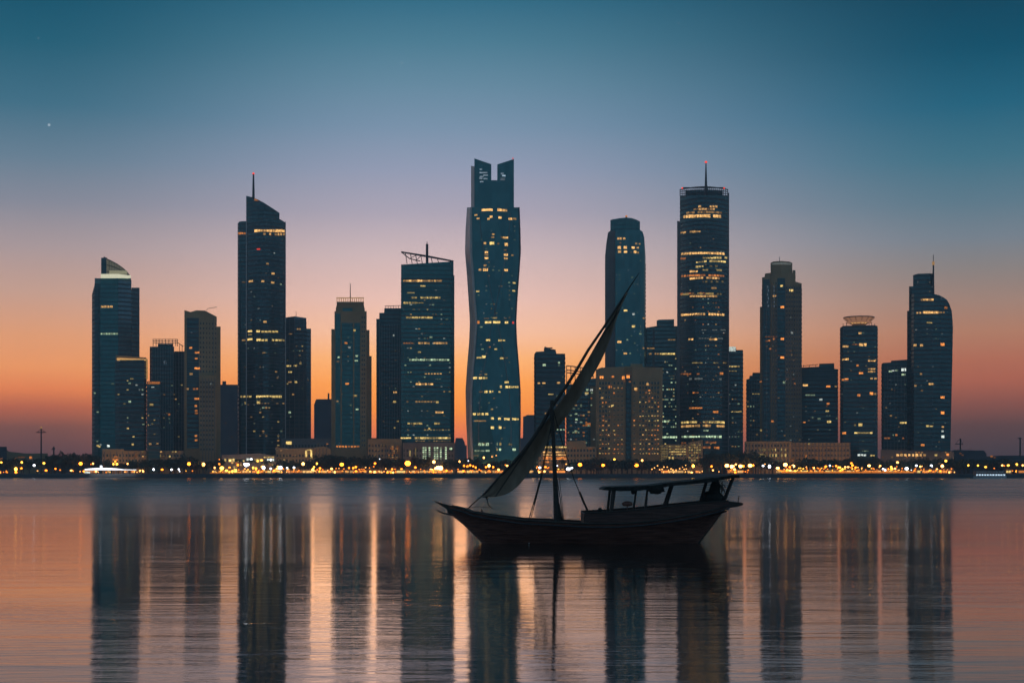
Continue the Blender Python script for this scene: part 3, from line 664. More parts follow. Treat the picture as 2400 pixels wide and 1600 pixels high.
# 17 wide beige apartment slab
b = Bld('apartment_block', 'wide brown apartment block full of small amber windows behind the boat', 'building', 1474, 1125)
m = MB(); b.mass(m, [(1396.5, 1), (1402, 0), (1464, 0)], interp([(1396, 866), (1410, 861), (1464, 859)]), depth=26)
b.mass(m, [(1464.3, 3), (1481.7, 3)], 858, depth=24); b.mass(m, [(1482, 0), (1548, 0), (1553, 1)], interp([(1482, 859), (1553, 861)]), depth=26)
b.mass(m, [(1478, 5), (1506, 5)], 852.5, 860, depth=18); b.part('wall', m, M['stone'])
m = MB(); b.mass(m, [(1467, 2.7), (1479, 2.7)], 880, 1078, depth=3.2); b.part('glazed_strip', m, M['glassd'])
m = MB()
for x0, x1 in ((1436, 1463), (1484, 1494)):
    b.bands(m, [(x0, 0), (x1, 0)], 900, 1080, 3.4, 1.1, 0.5, 1.0)
for xs in (range(1403, 1436, 7), range(1497, 1550, 7)):
    b.fins(m, [(1396, 0), (1553, 0)], list(xs), 885, w=0.7, out=0.45)
b.part('balcony', m, M['stone2'], kind='stuff')
# unlit recessed windows (one grid each bay column)
m = MB(); zt, zb = b.z(890), b.z(1068)
xs = [1406.5, 1413.5, 1420.5, 1427.5, 1440, 1449, 1458, 1486.5, 1500.5, 1507.5, 1514.5, 1521.5, 1528.5, 1535.5, 1542.5]
z = zb + 1.4
while z < zt:
    for x in xs: m.box(b.u(x) - 0.62, b.u(x) + 0.62, -0.08, 0.2, z, z + 1.7)
    z += 3.4
b.part('dark_window', m, M['glassd'], kind='stuff')
for q in ((1410, 884, 9, 7, 'o4'), (1436.5, 882.6, 6, 5, 'o3'), (1461, 885, 7, 9, 'o4'), (1472, 882.6, 8, 8, 'o4'), (1464, 893, 5, 4, 'o2'), (1476, 894, 5, 4, 'o2'), (1428.6, 906, 11, 6, 'o3'), (1490, 911, 7, 7, 'w4'), (1518, 900, 6, 6, 'w3'), (1520.6, 914.6, 8, 4, 'o3'), (1411, 932, 6, 4, 'w3'), (1435.6, 951, 6, 6, 'y4'), (1521, 940, 5, 5, 'o2')): b.win(*q)
for x in xs:
    for k in range(17):
        y = 1062 - 10.9 * k
        p = 0.25 + 0.65 * max(0, (y - 915) / 140.0) if x < 1440 or x > 1495 else 0.16 + 0.6 * max(0, (y - 970) / 90.0)
        if y > 905 and rnd.random() < p:
            b.win(x + rnd.uniform(-1, 1), y + rnd.uniform(-1, 1), rnd.uniform(2.4, 4.6), rnd.uniform(2.4, 4), rnd.choice('oowwy') + str(rnd.choice((1, 2, 2, 3, 3))))

# 18 block behind
b = Bld('office_tower', 'teal office tower with green lit floors between the apartments and the round tower', 'tower', 1551, 1290)
m = MB(); pts = [(1512, 1), (1516, 0), (1590, 0)]
b.mass(m, pts, interp([(1512, 768), (1538, 764), (1539, 764), (1590, 764)]), depth=30); b.mass(m, [(1539, 1), (1580, 1)], interp([(1539, 751), (1545, 749), (1580, 748)]), 764, depth=22); b.part('shaft', m, M['glassg'])
m = MB(); b.bands(m, pts, 830, 1040, 3.7, 0.7, 0.2, 30); b.part('floor_band', m, M['slab'], kind='stuff')
m = MB(); b.mass(m, [(1530, -0.6), (1534, -0.6)], 770, depth=0.4); b.mass(m, [(1585, -0.6), (1589, -0.6)], 770, depth=0.4); b.part('corner_rib', m, M['greyst'], kind='stuff')
b.row(1524, 1544, 829, 6, 6, 4, 'w', 2, 4, .9); b.row(1549, 1583, 829, 6, 6, 5, 'y', 3, 4, 1); b.row(1519, 1534, 816, 6, 6, 3, 'w', 1, 2, .8); b.row(1568, 1580, 796, 6, 6, 3, 'w', 2, 2, 1)
b.row(1552, 1570, 987, 7, 6, 5, 'g', 3, 4, 1); b.row(1552, 1588, 1024, 7, 6, 5, 'g', 3, 4, .9)
b.scat(1554, 1586, 840, 1040, 70, 'ggcgy', 1, 3, 4, 4, 5, 8)

# 19 big round tower
b = Bld('round_tower', 'thick cylindrical glass tower with many lit rings and a rooftop mast', 'tower', 1650, 1160)
pts = arc(1593.5, 1706, 15, 16)
m = MB(); b.mass(m, pts, 458, depth=34); b.part('shaft', m, M['glassd'])
m = MB(); b.mass(m, [(1587, 17), (1593.2, 15)], 518, depth=32); b.part('wing', m, M['greyst'])
m = MB(); b.mass(m, [(1706.3, 15.5), (1709, 17)], 452, depth=32); b.part('wing', m, M['greyst'])
m = MB()
for i in range(25):
    x = 1594 + i * 4.65; v = b.vat(pts, min(x, 1706)) + 0.2
    m.tube([(b.u(x, v), v, b.z(459, x, v)), (b.u(x, v), v, b.z(438 + 6.5 * ((x - 1650) / 56.0) ** 2, x, v))], 0.3, 4)
for dy in (0, 7, 14):
    m.tube([(b.u(x, v), v, b.z(438 + dy * (1 - .3 * ((x - 1650) / 56.0) ** 2) + 6.5 * ((x - 1650) / 56.0) ** 2, x, v)) for x, v in pts], 0.4 if dy == 0 else 0.25, 4)
m.tube([(b.u(x, 30), 30, b.z(440, x, 30)) for x in (1600, 1700)], 0.4, 4)
b.part('crown_lattice', m, M['metal'], solid=False)
m = MB(); b.mass(m, [(1606, 17), (1694, 17)], 446, 458, depth=26); b.part('roof_plant', m, M['glassd'])
m = MB(); b.bands(m, arc(1594, 1705.5, 15, 16), 458, 1060, 3.1, 0.55, 0.25, 33.6); b.part('floor_band', m, M['slab'], kind='stuff')
o = mast(b, 1654.6, 460, 381, 1.3, 0.35, 8, 'win_r4')
for x in (1599, 1697):
    l = MB(); l.lathe([(0.1, -0.7), (0.8, 0), (0.1, 0.7)], (b.u(x, 8), 8, b.z(441, x, 8)), 8); l.build('warning_light', M['win_r4'], b.o)
cv = -3
def ring(y, p=.9, c='w', lo=2, hi=4, x0=1599, x1=1700, h=5, st=6.4): b.row(x0, x1, y, st, 6, h, c, lo, hi, p, curve=2.0 if x1 - x0 > 60 else 0)
ring(506, .95, x0=1604, x1=1696, h=8, lo=3); ring(497, .8, lo=1, hi=2, x0=1612, x1=1694); ring(490, .8, lo=1, hi=3, x0=1628, x1=1675); ring(484, .7, lo=2, hi=3, x0=1640, x1=1680); ring(545, .8, x0=1598, x1=1610); ring(543, .95, x0=1620, x1=1642)
ring(593, 1, 'w', 3, 4, h=6); ring(604, .8, 'y', 2, 4, 1650, 1702); ring(606, .8, 'o', 2, 2, 1598, 1610); ring(612, .85, 'y', 2, 4, 1634, 1702); ring(623, .6, 'y', 1, 3, 1634, 1698); ring(632, .3, 'y', 1, 2)
ring(636, .8, 'w', 3, 4, 1620, 1634); ring(645, .85, 'o', 2, 3); ring(651, .85, 'w', 2, 4, 1620, 1690); ring(660, .4, 'y', 1, 1, 1655, 1702); ring(675, 1, 'w', 2, 3, 1670, 1682); ring(687, .8, 'o', 1, 3, 1598, 1670); ring(694, .95, 'w', 2, 3, 1620, 1678); ring(688, .6, 'y', 1, 2)
ring(736, .95, 'w', 3, 4, h=6); ring(773, .6, 'c', 1, 1, 1640, 1698, 3); ring(795, .95, 'w', 3, 4, 1616, 1628); ring(795, .95, 'w', 2, 4, 1665, 1682); ring(793, .6, 'c', 1, 1, 1640, 1700, 3); ring(850, .8, 'y', 1, 2, 1612, 1655, 3); ring(850, .8, 'y', 1, 2, 1668, 1702, 3)
ring(876, .5, 'o', 1, 2, 1598, 1640, 4); b.win(1691, 875, 8, 6, 'o3'); ring(887, .4, 'c', 1, 1); ring(920, .85, 'o', 1, 3, 1600, 1636, 4); ring(956, .95, 'o', 2, 3, 1618, 1648, 5); ring(965, 1, 'o', 3, 3, 1674, 1684, 6)
ring(988, .9, 'y', 2, 4, h=6); ring(997, .85, 'w', 2, 3, h=6); ring(1008, .8, 'g', 2, 3, 1645, 1658); ring(1023, .9, 'g', 2, 4, 1600, 1645, 5); ring(1023, .95, 'g', 2, 4, 1650, 1690, 6); ring(1036, .5, 'o', 1, 2); ring(1048, .5, 'o', 1, 3, h=6)
b.scat(1600, 1700, 560, 1050, 75, 'wcgwo', 1, 2, 3, 3, 6, 10)

# 20 narrow tower right of it
b = Bld('office_tower', 'narrow dark tower with a white rooftop light beside the round tower', 'tower', 1722, 1240)
m = MB(); pts = [(1704, 1), (1741.5, 1)]
b.mass(m, pts, interp([(1704, 815), (1725, 815), (1726, 820), (1741.5, 820)]), depth=26); b.part('shaft', m, M['glassg'])
m = MB(); b.bands(m, pts, 820, 1060, 3.5, .7, .2, 26); b.fins(m, pts, [1712, 1720, 1728, 1736], 822, w=.4, out=.5); b.part('floor_band', m, M['slab'], kind='stuff')
m = MB(); b.mass(m, [(1709, 0.5), (1724, 0.5)], 812, 823, depth=3); m.build('roof_sign', M['win_c3'], b.o)
b.row(1711, 1736, 859, 6.5, 6, 5, 'y', 2, 3, 1); b.row(1711, 1726, 870, 6.5, 6, 4, 'y', 2, 2, 1); b.row(1716, 1738, 964, 6.5, 6, 4, 'y', 1, 3, .9); b.scat(1710, 1738, 880, 1055, 20, 'gcwg', 1, 2, 4, 4)

# 21 low stepped block
b = Bld('office_block', 'low stepped block leaning on the tall stepped stone tower', 'building', 1768, 1260)
m = MB(); pts = [(1749, 1), (1790, 0)]
b.mass(m, pts, interp([(1749, 889), (1756, 887), (1757, 880), (1763, 880), (1764, 873), (1790, 873)]), depth=26); b.part('shaft', m, M['glassd'])
m = MB(); b.fins(m, pts, [1750, 1756, 1762, 1768, 1774], 892, w=.5, out=.4); b.bands(m, pts, 890, 1040, 3.6, .6, .2, 26); b.part('facade_grid', m, M['greyst'], kind='stuff')
b.row(1766, 1778, 922, 6, 6, 4, 'y', 2, 3, 1); b.scat(1753, 1778, 930, 1030, 9, 'gyw', 1, 2, 4, 4)

# 22 tall stepped stone tower
b = Bld('stone_tower', 'tall stepped stone tower with a round lit-rimmed cap, right of centre', 'tower', 1830, 1200)
m = MB(); b.mass(m, [(1786, 2), (1792, 0), (1806.8, 0)], interp([(1786, 650), (1792, 649), (1793, 641), (1806.8, 639)]), depth=30)
b.mass(m, [(1781, 5), (1785.8, 4)], 719, depth=30)
b.mass(m, [(1807, -0.5), (1815, -1.5), (1830, -2), (1846, -1.5), (1857.5, -0.5)], 640, depth=30)
b.mass(m, [(1857.8, 0), (1864.5, 0.5), (1879, 2)], interp([(1857, 633), (1864.4, 633), (1864.6, 660), (1879, 664)]), depth=30); b.part('shaft', m, M['stone'])
m = MB(); b.mass(m, [(1806, 2), (1812, 0.5), (1830, -0.5), (1849, 0.5), (1857, 2)], interp([(1806, 616), (1812, 613), (1830, 611.5), (1849, 613), (1857, 616)]), 640, depth=22); b.part('crown', m, M['stone'])
m = MB(); b.mass(m, [(1809, 0.7), (1830, -0.9), (1854, 0.7)], interp([(1809, 617), (1830, 614.5), (1854, 617)]), 620, depth=3.5); m.build('light_band', M['win_c1'], b.o)
for x0, x1, v in ((1822, 1840, -2.4), (1789, 1804, -.3)):
    m = MB(); b.mass(m, [(x0, v), (x1, v)], 652 if x0 > 1800 else 655, 1062, depth=v + 0.7); b.part('glazed_strip', m, M['glassd'])
m = MB(); pp = [(1786, 1.5), (1792, 0), (1806.9, 0), (1815, -1.5), (1830, -2), (1846, -1.5), (1857.5, -.5), (1864.5, .5), (1879, 2)]
b.fins(m, pp, [1787, 1796, 1805, 1810, 1816, 1821, 1841, 1847, 1853, 1860, 1866, 1872, 1877], 668, w=.5, out=.6); b.bands(m, pp, 670, 1050, 3.3, .5, .3, 30); b.part('facade_grid', m, M['greyst'], kind='stuff')
m = MB(); m.tube([(b.u(1827, 5), 5, b.z(612, 1827, 5)), (b.u(1827, 5), 5, b.z(602, 1827, 5))], .25, 5); b.part('antenna', m, M['pale'], solid=False)
for q in ((1832, 670, 6, 5, 'y4'), (1854.6, 680.6, 9, 6, 'y4'), (1815, 693.6, 7, 5, 'w3'), (1833.6, 719.6, 9, 6, 'o4'), (1833.6, 794, 8, 6, 'o4'), (1833.6, 837.5, 9, 6, 'o4'), (1814.5, 794.6, 5, 5, 'o3'), (1803.6, 798, 5, 4, 'o3'), (1797, 799, 5, 4, 'o2'), (1805, 817, 5, 4, 'o2'), (1856, 779.5, 5, 6, 'c2'), (1853, 744, 3, 3, 'c1'), (1837.6, 896, 6, 6, 'g2'), (1862.6, 899, 4, 4, 'o2'), (1783, 894, 5, 4, 'o2'), (1810.6, 987, 6, 5, 'o3'), (1784, 1008, 5, 5, 'y2'), (1859, 804, 4, 3, 'w1'), (1855, 831, 4, 4, 'w1')): b.win(*q)
b.dark(pp, 1844, 1876, 675, 1045, 6, .9, 1.6); b.dark(pp, 1808, 1820, 660, 1045, 5.5, .9, 1.6)
for y in range(672, 724, 9): b.win(1799 + (y % 2) * 2, y, 3, 6, 'b1'); b.win(1815, y, 3, 6, 'b1')
b.row(1790, 1822, 789, 6, 5, 3, 'o', 1, 1, .9); b.scat(1790, 1872, 800, 1030, 24, 'owc', 1, 1, 4, 3)

# 23 low dark block
b = Bld('office_block', 'flat-topped dark block between the stepped stone tower and the dish-roofed tower', 'building', 1922, 1250)
m = MB(); pts = [(1877, 0), (1964, 0)]
b.mass(m, pts, interp([(1877, 861), (1919.5, 859), (1920, 852), (1955, 851), (1955.5, 864), (1964, 865)]), depth=28); b.part('shaft', m, M['glassd'])
m = MB(); b.bands(m, pts, 866, 1060, 3.6, .7, .2, 28); b.part('floor_band', m, M['slab'], kind='stuff')
m = MB(); m.tube([(b.u(1882, 2), 2, b.z(857, 1882, 2)), (b.u(1918, 2), 2, b.z(854, 1918, 2))], .25, 4)
for x in (1883, 1897, 1912): m.tube([(b.u(x, 2), 2, b.z(861, x, 2)), (b.u(x, 2), 2, b.z(855, x, 2))], .2, 4)
b.part('roof_rail', m, M['metal'], solid=False)
for q in ((1887.6, 902.6, 12, 5, 'w4'), (1941.5, 906, 10, 6, 'o4'), (1959, 905.6, 5, 5, 'w2'), (1924, 936, 7, 5, 'c3'), (1941, 945.6, 7, 5, 'o3'), (1939, 962, 8, 6, 'y3'), (1943, 989, 10, 8, 'y4'), (1885, 990, 6, 5, 'o3'), (1919.6, 981, 7, 4, 'g2'), (1905, 978, 5, 5, 'g1'), (1961, 980, 4, 4, 'g1')): b.win(*q)
b.row(1890, 1912, 925.5, 6, 6, 4, 'g', 1, 2, 1); b.scat(1882, 1958, 930, 1050, 14, 'gcwo', 1, 1, 4, 3)

# 24 dish-roofed tower
b = Bld('dish_tower', 'squat dark tower carrying a wide lit saucer dish on its roof', 'tower', 2013, 1180)
m = MB(); pts = [(1969, 3), (1976, 0.5), (2013, -0.5), (2050, 0.5), (2057, 3)]
b.mass(m, pts, interp([(1969, 768), (1976, 763.5), (2013, 762), (2050, 762), (2057, 764)]), depth=30); b.part('shaft', m, M['glassd'])
m = MB(); b.bands(m, pts, 764, 1060, 3.0, .6, .22, 30); b.part('floor_band', m, M['slab'], kind='stuff')
zc = b.z(762); k = b.Y / F
m = MB(); m.lathe([(16 * k, zc - .3), (16 * k, zc + 6 * k)], (0, 14, 0), 20); dsh = b.part('dish_neck', m, M['stone2'], solid=False)
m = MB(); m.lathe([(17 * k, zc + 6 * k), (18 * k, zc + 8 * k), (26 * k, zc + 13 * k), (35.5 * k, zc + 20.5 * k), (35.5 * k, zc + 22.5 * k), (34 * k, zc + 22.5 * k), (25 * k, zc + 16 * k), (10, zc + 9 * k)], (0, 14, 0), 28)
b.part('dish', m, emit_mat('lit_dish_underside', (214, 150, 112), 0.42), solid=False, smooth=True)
m = MB(); m.lathe([(35.2 * k, zc + 20.6 * k), (36.4 * k, zc + 21 * k), (36.4 * k, zc + 23 * k), (35.2 * k, zc + 23.2 * k)], (0, 14, 0), 28); b.part('dish_rim', m, M['metal'], solid=False)
m = MB()
for i in range(14):
    t = 6.283 * i / 14; m.tube([(math.cos(t) * 17.6 * k, 14 + math.sin(t) * 17.6 * k, zc + 6 * k), (math.cos(t) * 26.6 * k, 14 + math.sin(t) * 26.6 * k, zc + 12.6 * k), (math.cos(t) * 36 * k, 14 + math.sin(t) * 36 * k, zc + 20.6 * k)], 0.22, 4)
b.part('dish_rib', m, M['metal'], solid=False, kind='stuff')
m = MB(); m.lathe([(17.5 * k, zc + 7.2 * k), (24 * k, zc + 11 * k), (24.4 * k, zc + 12.2 * k), (17.5 * k, zc + 9 * k)], (0, 14, 0), 28); 
m.build('light_band', M['win_w3'], b.o)
m = MB()
for x in (1976, 1984, 2037, 2043, 2050): m.tube([(b.u(x, 5), 5, b.z(764, x, 5)), (b.u(x, 5), 5, b.z(755 if x in (1984, 2043) else 758, x, 5))], .2, 4)
b.part('antenna', m, M['metal'], solid=False, kind='stuff')
for q in ((2015.6, 780.6, 7, 5, 'w3'), (1978, 811.6, 6, 5, 'w3'), (1985, 811.6, 7, 5, 'w3'), (2018, 807.6, 9, 7, 'w4'), (2027.6, 807.6, 7, 7, 'w4'), (1976.6, 842.5, 6, 5, 'w3'), (1984.6, 842, 9, 6, 'w4'), (2010, 856, 6, 5, 'o3'), (2018, 873.6, 10, 6, 'o4'), (1976, 889.6, 6, 5, 'o3'), (1984, 889, 9, 6, 'o4'), (2042.6, 887, 6, 5, 'w3'), (2051.6, 887, 5, 5, 'w3'), (2013, 926, 7, 6, 'o3'), (2042.6, 922, 8, 7, 'o4'), (2051, 922.6, 5, 5, 'w2'), (2016.6, 995, 9, 8, 'y3'), (2004, 996, 5, 5, 'y1'), (1978.6, 1014.6, 9, 6, 'o4'), (2052, 843, 4, 4, 'w1')): b.win(*q)
b.row(1994, 2015, 807, 6, 5, 3, 'o', 1, 2, .8); b.row(2037, 2054, 844.6, 6, 6, 5, 'w', 3, 4, 1); b.row(2037, 2054, 864, 6, 6, 4, 'w', 2, 3, 1); b.row(2037, 2054, 870.6, 6, 6, 4, 'w', 2, 3, 1); b.row(2006, 2042, 1014, 6, 7, 4, 'y', 2, 4, .95)
b.row(2013, 2030, 1066, 7, 6, 5, 'c', 3, 4, 1); b.row(2042, 2052, 1067, 6, 5, 4, 'y', 2, 3, 1); b.row(2022, 2034, 1056, 6, 5, 4, 'g', 1, 2, 1); b.scat(1974, 2052, 780, 1050, 18, 'gcwy', 1, 1, 4, 3)

# 25 block
b = Bld('office_block', 'dark ribbed block with white windows near its top, beside the curved tower', 'building', 2098, 1270)
m = MB(); pts = [(2066, 1), (2070, 0), (2130, 0)]
b.mass(m, pts, interp([(2066, 853), (2070, 850), (2088, 849), (2089, 845), (2130, 842)]), depth=26); b.part('shaft', m, M['glassd'])
m = MB(); b.fins(m, pts, [2072, 2080, 2088, 2096, 2104, 2112, 2120], 856, w=.45, out=.5); b.bands(m, pts, 856, 1060, 3.6, .5, .3, 26); b.part('facade_grid', m, M['greyst'], kind='stuff')
for q in ((2087, 870, 8, 4, 'g3'), (2094, 869, 8, 5, 'c3'), (2101.6, 868, 7, 5, 'g2'), (2117.6, 866.6, 12, 9, 'c4'), (2117, 877.6, 10, 5, 'g3'), (2117, 990.6, 16, 5, 'y4'), (2079, 1026.6, 14, 4, 'o2'), (2094, 1019, 4, 4, 'g2'), (2101, 1019, 5, 5, 'o3'), (2117, 1026.6, 4, 4, 'o2'), (2088, 974, 5, 4, 'w2'), (2076, 955, 4, 4, 'w1'), (2090, 912, 4, 4, 'w1')): b.win(*q)
b.scat(2072, 2122, 890, 1050, 10, 'wcg', 1, 1, 4, 3)

# 26 curved tower, far right
b = Bld('curved_tower', 'curved-shoulder glass tower with a thin lit spire, rightmost tower', 'tower', 2180, 1190)
ct = interp([(2140, 671), (2190, 689), (2200, 691.5), (2210, 696), (2219, 702), (2225, 712), (2228, 722), (2230.5, 728), (2233, 767)])
Rt = interp([(671, 2190), (689, 2190), (702, 2219), (712, 2225), (728, 2230.5), (767, 2233.5), (810, 2233), (856, 2232), (960, 2229.5), (1052, 2227.5), (1080, 2227)])
m = MB(); n = 0; rows = []
ys = [689, 692, 696, 702, 707, 712, 720, 728, 745, 767, 810, 856, 900, 960, 1010, 1052, 1085]
Tx = interp([(689, 2191), (692, 2202), (696, 2210), (702, 2219), (707, 2222), (712, 2225), (728, 2230.5), (745, 2232.3), (767, 2233.5), (856, 2232), (960, 2229.5), (1085, 2227)])
for y in ys:
    r = Tx(y)
    for px, v in ((2136, 4), (2142, 0.6), (2165, 0), (min(r - .2, 2186), 0), (min(r - .1, 2205), 1.6), (r, 7), (r, 26), (2138, 26)):
        m.v.append((b.u(px, v), v, b.z(y, px, v)))
    rows.append(n); n += 8
for a, c in zip(rows, rows[1:]):
    for k_ in range(8):
        k2 = (k_ + 1) % 8
        m.f.append((c + k_, c + k2, a + k2, a + k_)); m.m.append(0)
m.f.append((7, 6, 5, 4, 3, 2, 1, 0)[::-1]); m.m.append(0)
b.part('shaft', m, M['glassd'])
m = MB(); b.mass(m, [(2131, 5), (2137, 3), (2190, 2)], 671, 689.2, depth=26); b.part('neck', m, M['glassd'])
m = MB(); b.mass(m, [(2126, 7), (2135.8, 4.2)], interp([(2126, 729), (2130.4, 728), (2130.6, 672), (2136, 671)]), depth=28); b.part('wing', m, M['glassd'])
m = MB(); b.mass(m, [(2140, 3), (2150, 1.5), (2180, 1.5), (2188.5, 3)], interp([(2140, 645), (2150, 641.5), (2180, 640.5), (2188.5, 641.5)]), 671, depth=20); b.part('crown', m, M['glassd'])
m = MB(); m.tube([(b.u(2187.6, 1), 1, b.z(690, 2187.6, 1)), (b.u(2187.6, 1), 1, b.z(622, 2187.6, 1))], [.75, .6], 6); m.tube([(b.u(2187.6, 1), 1, b.z(622, 2187.6, 1)), (b.u(2187.6, 1), 1, b.z(597, 2187.6, 1))], .28, 5); o = b.part('spire', m, M['metal'], solid=False)
m = MB(); m.tube([(b.u(2187.6, 1), 1, b.z(621, 2187.6, 1)), (b.u(2187.6, 1), 1, b.z(613, 2187.6, 1))], .95, 6); m.build('warning_light', M['win_w2'], o)
m = MB(); b.bands(m, [(2136.5, 3.6), (2142, .5), (2186, -.05)], 735, 1060, 3.2, .45, .2, 20); b.part('floor_band', m, M['slab'], kind='stuff')
b.row(2161, 2186, 702, 6, 6, 5, 'w', 2, 4, 1); b.row(2166, 2196, 732, 6, 6, 6, 'w', 3, 4, 1); b.row(2150, 2162, 733, 7, 5, 5, 'w', 2, 3, 1); b.row(2200, 2214, 732, 6, 4, 4, 'w', 1, 2, 1); b.row(2176, 2184, 755.6, 6, 7, 4, 'y', 2, 3, 1)
for q in ((2144.6, 809, 7, 6, 'w3'), (2160, 809, 7, 6, 'w3'), (2209, 807, 9, 7, 'o4'), (2217, 721, 7, 6, 'o2'), (2147, 773, 5, 4, 'c1'), (2158.6, 876, 5, 5, 'w2'), (2182, 899.6, 11, 5, 'w3'), (2145.6, 903.6, 5, 5, 'w2'), (2160.6, 915, 5, 4, 'w1'), (2209, 930.6, 9, 6, 'o4'), (2209, 967, 8, 7, 'o4'), (2174, 998, 7, 5, 'y3'), (2183, 998, 8, 4, 'y3'), (2209.6, 1000, 5, 4, 'w3'), (2209, 1010, 5, 4, 'c3'), (2209.6, 1022.6, 7, 7, 'c4'), (2162.6, 1042.5, 8, 5, 'o4')): b.win(*q)
b.scat(2145, 2220, 760, 1050, 16, 'gcw', 1, 1, 3, 3); b.scat(2144, 2186, 650, 690, 4, 'cw', 1, 1, 3, 3)

# --- podiums and low buildings
def low(name, label, pc, Y, blocks, mat='stone', depth=18, bands=None, fins=None, pitch=3.6):
    b = Bld(name, label, 'building', pc, Y)
    m = MB()
    for pts, top in blocks: b.mass(m, pts, top, depth=depth)
    b.part('wall', m, M[mat])
    for pts, top in blocks:
        lo_t = max(top(p) for p, _ in pts) if callable(top) else top
        if mat != 'far': b.dark(pts, pts[0][0] + 4, pts[-1][0] - 4, lo_t + 10, 1082, step=7.5, w=1.3, h=1.9, pitch=3.7)
    if bands:
        for pts, t, bo in bands:
            m = MB(); b.bands(m, pts, t, bo, pitch, .6, .3, 1.5); b.part('ledge', m, M['greyst'], kind='stuff')
    if fins:
        for pts, xs, t in fins:
            m = MB(); b.fins(m, pts, xs, t, w=.7, out=.6); b.part('pilaster', m, M['greyst'], kind='stuff')
    return b
b = low('low_building', 'long low brown building with arched lit windows, right waterfront', 1869, 1130,
        [([(1745, 0), (1752, 0), (1855, 0)], 1034), ([(1855.5, 1), (1993, 1)], 1037)], 'stone2', fins=[([(1745, 0), (1993, 1)], list(range(1748, 1992, 9)), 1038)], bands=[([(1858, 1), (1990, 1)], 1040, 1075)])
for x in (1782, 1787.5, 1793, 1803, 1810.5, 1818, 1831, 1840):
    b.win(x, 1053.5, 3.6, 7, 'y' + str(rnd.randint(1, 3))); b.win(x + 1, 1066.5, 4, 8, 'y' + str(rnd.randint(2, 4)))
b.win(1896.5, 1039.6, 5, 4, 'y2'); b.win(1889, 1068, 4, 6, 'o2'); b.win(1914, 1073, 7, 10, 'o1'); b.win(1856, 1078, 8, 8, 'o1')
b = low('pavilion', 'low tan lit pavilion with striped windows in front of the round tower', 1598, 1120,
        [([(1549, 0), (1613, 0)], 1041), ([(1613.5, 0), (1647, 0)], interp([(1613, 1037), (1622, 1035), (1647, 1030)]))], 'stone2')
for y in (1045.5, 1052, 1058, 1064): b.row(1570, 1609, y, 5, 5, 3.2, 'y', 1, 3, .95)
for y in range(1042, 1082, 6): b.row(1616, 1643, y, 6, 5, 4, 'y', 1, 2, .8); b.row(1551, 1565, y + 3, 6, 6, 5, 'y', 1, 1, .95)
b.win(1569, 1073, 4, 7, 'y3'); b.win(1577, 1073, 4, 7, 'y3')
b = low('podium_building', 'pale stone podium with a tall white window grid under the office slab', 1008, 1125,
        [([(944, 0), (1066, 0)], 1037)], 'greyst', fins=[([(944, 0), (1066, 0)], [950, 958, 966, 974, 982, 1056, 1063], 1038)])
for x in (992.5, 997.5, 1006.6, 1019, 1025, 1033, 1045):
    for y in range(1049, 1076, 5):
        if rnd.random() < .92: b.win(x, y, 4.2, 4, 'g' + rnd.choice('2334') if x < 1040 else 'g4')
b.win(1056.6, 1051, 6, 5, 'g4'); b.win(974, 1060, 3, 26, 'y1'); b.win(961, 1062, 4, 16, 'y2')
b = low('low_building', 'low tan building glowing faintly left of the white window grid', 922, 1135,
        [([(862, 2), (942, 2)], 1028), ([(904, 0), (941, 0)], 1040)], 'stone', fins=[([(904, 0), (941, 0)], [905, 912, 919, 926, 933, 940], 1043)])
b.scat(912, 934, 1046, 1075, 26, 'wo', 1, 2, 4, 4, 4, 5); b.row(894, 900, 1027, 6, 5, 4, 'o', 2, 2, 1); b.scat(866, 902, 1032, 1072, 10, 'ow', 1, 1, 4, 3)
b = low('low_building', 'low dark building with two tall glowing white columns', 722, 1125,
        [([(646, 1), (736, 1)], interp([(646, 1047), (680, 1051), (736, 1049)])), ([(736.5, 0), (775, 0)], interp([(737, 1048), (760, 1046), (775, 1052)]))], 'stone', fins=[([(736, 0), (775, 0)], [741, 749, 757, 765], 1050)])
b.win(717.6, 1063, 4.5, 18, 'y4'); b.win(729.6, 1064, 4.5, 24, 'y4'); b.win(724, 1054, 9, 3, 'y3'); b.win(724, 1062, 6, 2, 'w2')
b.scat(652, 708, 1055, 1082, 14, 'owy', 1, 2, 4, 3); b.scat(740, 772, 1056, 1080, 8, 'ow', 1, 1, 3, 4)
b = low('low_building', 'flat dark block under the grey ribbed tower', 712, 1170, [([(660, 0), (778, 0)], 1027)], 'greyst')
b.win(677, 1037.5, 14, 8, 'y4'); b.win(657.6, 1041, 9, 3, 'w2'); b.win(733, 1023.6, 4, 4, 'o2'); b.scat(690, 770, 1040, 1060, 5, 'wo', 1, 2, 4, 3)
b = low('low_building', 'amber banded low building behind the mast and lower sail', 1300, 1120, [([(1262, 0), (1328, 0)], 1044)], 'stone')
for y, c in ((1047.5, 'y'), (1059, 'w'), (1065.5, 'w'), (1071, 'o'), (1075, 'o')): b.row(1276, 1326, y, 6, 7, 3.6, c, 2, 4, .95)
b.row(1272, 1330, 1082, 6, 6, 4, 'o', 1, 3, .6)
b = low('low_building', 'blank brown windowless block between mast and apartments', 1352, 1118, [([(1328, 0), (1372, 0), (1398, 0)], interp([(1328, 1034), (1372, 1032), (1374, 1046), (1398, 1046)]))], 'stone2')
b.win(1383, 1051, 10, 4, 'o1'); b.scat(1335, 1392, 1050, 1074, 6, 'ow', 1, 1, 4, 3)
b = low('low_building', 'low brown building under the sail-crown tower', 305, 1115, [([(240, 0), (290, 0), (430, 2)], interp([(240, 1052), (290, 1052), (291, 1056), (430, 1056)]))], 'stone', fins=[([(240, 0), (430, 2)], list(range(245, 430, 14)), 1058)])
